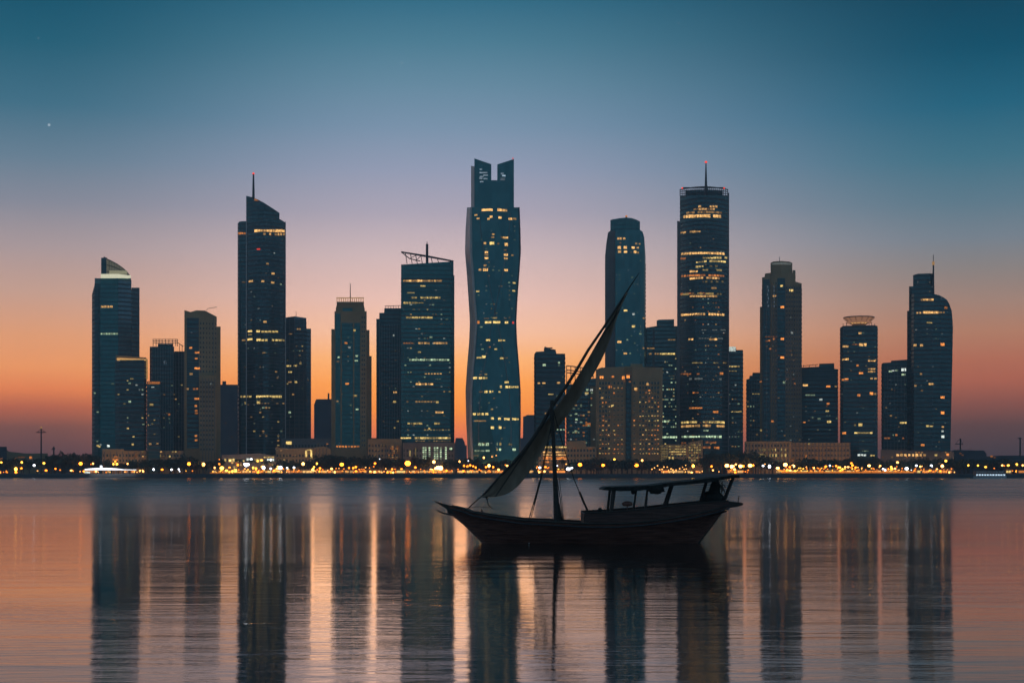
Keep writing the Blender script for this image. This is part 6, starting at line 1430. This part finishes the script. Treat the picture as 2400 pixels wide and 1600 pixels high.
def mix(f, a, b_):
    n = N('ShaderNodeMix'); n.data_type = 'RGBA'; L(f, n.inputs['Factor']); L(a, n.inputs['A']); L(b_, n.inputs['B']); return n.outputs['Result']
def smooth(v, a, b_):
    n = N('ShaderNodeMapRange'); n.interpolation_type = 'SMOOTHSTEP'; L(v, n.inputs['Value']); n.inputs['From Min'].default_value = a; n.inputs['From Max'].default_value = b_; return n.outputs['Result']
cC, cL, cR, cB = ramp(SKYC), ramp(SKYL), ramp(SKYR), ramp(SKYB)
fl = smooth(mth('MULTIPLY', az, -1.0), 0.06, 0.305); fr_ = smooth(az, -0.04, 0.30)
c = mix(fr_, mix(fl, cC, cL), cR)
c = mix(smooth(mth('ABSOLUTE', az), 0.45, 1.7), c, cB)
# the Sky Texture adds the last physical twilight of a sun just under the horizon
sky = N('ShaderNodeTexSky'); sky.sky_type = 'NISHITA'; sky.sun_disc = False; sky.sun_elevation = math.radians(-3.0); sky.sun_rotation = math.radians(-4.0)
nsc = N('ShaderNodeVectorMath'); nsc.operation = 'SCALE'; L(sky.outputs['Color'], nsc.inputs[0]); nsc.inputs['Scale'].default_value = 0.02
add = N('ShaderNodeMix'); add.data_type = 'RGBA'; add.blend_type = 'ADD'; add.inputs['Factor'].default_value = 1.0; L(c, add.inputs['A']); L(nsc.outputs[0], add.inputs['B'])
out_ = add.outputs['Result']
nrm = N('ShaderNodeVectorMath'); nrm.operation = 'NORMALIZE'; L(tc.outputs['Generated'], nrm.inputs[0])
for px, py, br, rad in ((115, 293, .26, .0008), (942, 148, .06, .0007), (410, 253, .04, .0007), (475, 380, .04, .0007), (90, 90, .04, .0007), (1590, 55, .035, .0007)):
    sd = Vector(((px - 1200) / F, 1, (HY - py) / F)).normalized()
    df = N('ShaderNodeVectorMath'); df.operation = 'DISTANCE'; L(nrm.outputs[0], df.inputs[0]); df.inputs[1].default_value = sd
    on = mth('MULTIPLY', mth('LESS_THAN', df.outputs['Value'], rad), br)
    sa = N('ShaderNodeMix'); sa.data_type = 'RGBA'; sa.blend_type = 'ADD'; L(on, sa.inputs['Factor']); L(out_, sa.inputs['A']); sa.inputs['B'].default_value = (1, 1, 1, 1)
    out_ = sa.outputs['Result']
L(out_, bg.inputs['Color']); bg.inputs['Strength'].default_value = 1.0

# afterglow: the sun lamp is just on the horizon behind the city and all but gone
sl = bpy.data.lights.new('sun_afterglow', 'SUN'); sl.energy = 0.04; sl.angle = math.radians(12); sl.color = (1, .55, .32)
so = bpy.data.objects.new('sun_afterglow', sl); col.objects.link(so)
d = Vector((math.sin(math.radians(4)), -math.cos(math.radians(4)), -math.sin(math.radians(2)))); so.rotation_euler = d.to_track_quat('-Z', 'Y').to_euler(); so.location = (-60, 1500, 200)

if HAZE:
    m = MB(); m.box(-1500, 1500, -80, 2100, -3.0, 260)
    hz = m.build('haze', [])
    hm = bpy.data.materials.new('evening_haze'); hm.use_nodes = True; n_ = hm.node_tree; n_.nodes.remove(n_.nodes['Principled BSDF'])
    pv = n_.nodes.new('ShaderNodeVolumePrincipled'); pv.inputs['Density'].default_value = HAZE; pv.inputs['Color'].default_value = (.78, .82, .9, 1); pv.inputs['Anisotropy'].default_value = .2
    n_.links.new(pv.outputs['Volume'], n_.nodes['Material Output'].inputs['Volume']); hz.data.materials.append(hm); hz['kind'] = 'stuff'

cam = bpy.data.cameras.new('camera'); co = bpy.data.objects.new('camera', cam); col.objects.link(co)
co.location = (0, 0, HC); co.rotation_euler = (math.radians(90), 0, 0)
cam.sensor_width = 36; cam.lens = 36 * F / 2400; cam.shift_y = (HY - 800) / 2400; cam.clip_end = 20000; cam.clip_start = .5
scene.camera = co
scene.view_settings.view_transform = 'Standard'; scene.view_settings.look = 'None'; scene.view_settings.exposure = 0; scene.view_settings.gamma = 1
scene.render.engine = 'CYCLES'
scene.cycles.max_bounces = 5; scene.cycles.diffuse_bounces = 2; scene.cycles.glossy_bounces = 4; scene.cycles.volume_bounces = 0
scene.cycles.use_denoising = True
scene.cycles.sample_clamp_indirect = 3.0
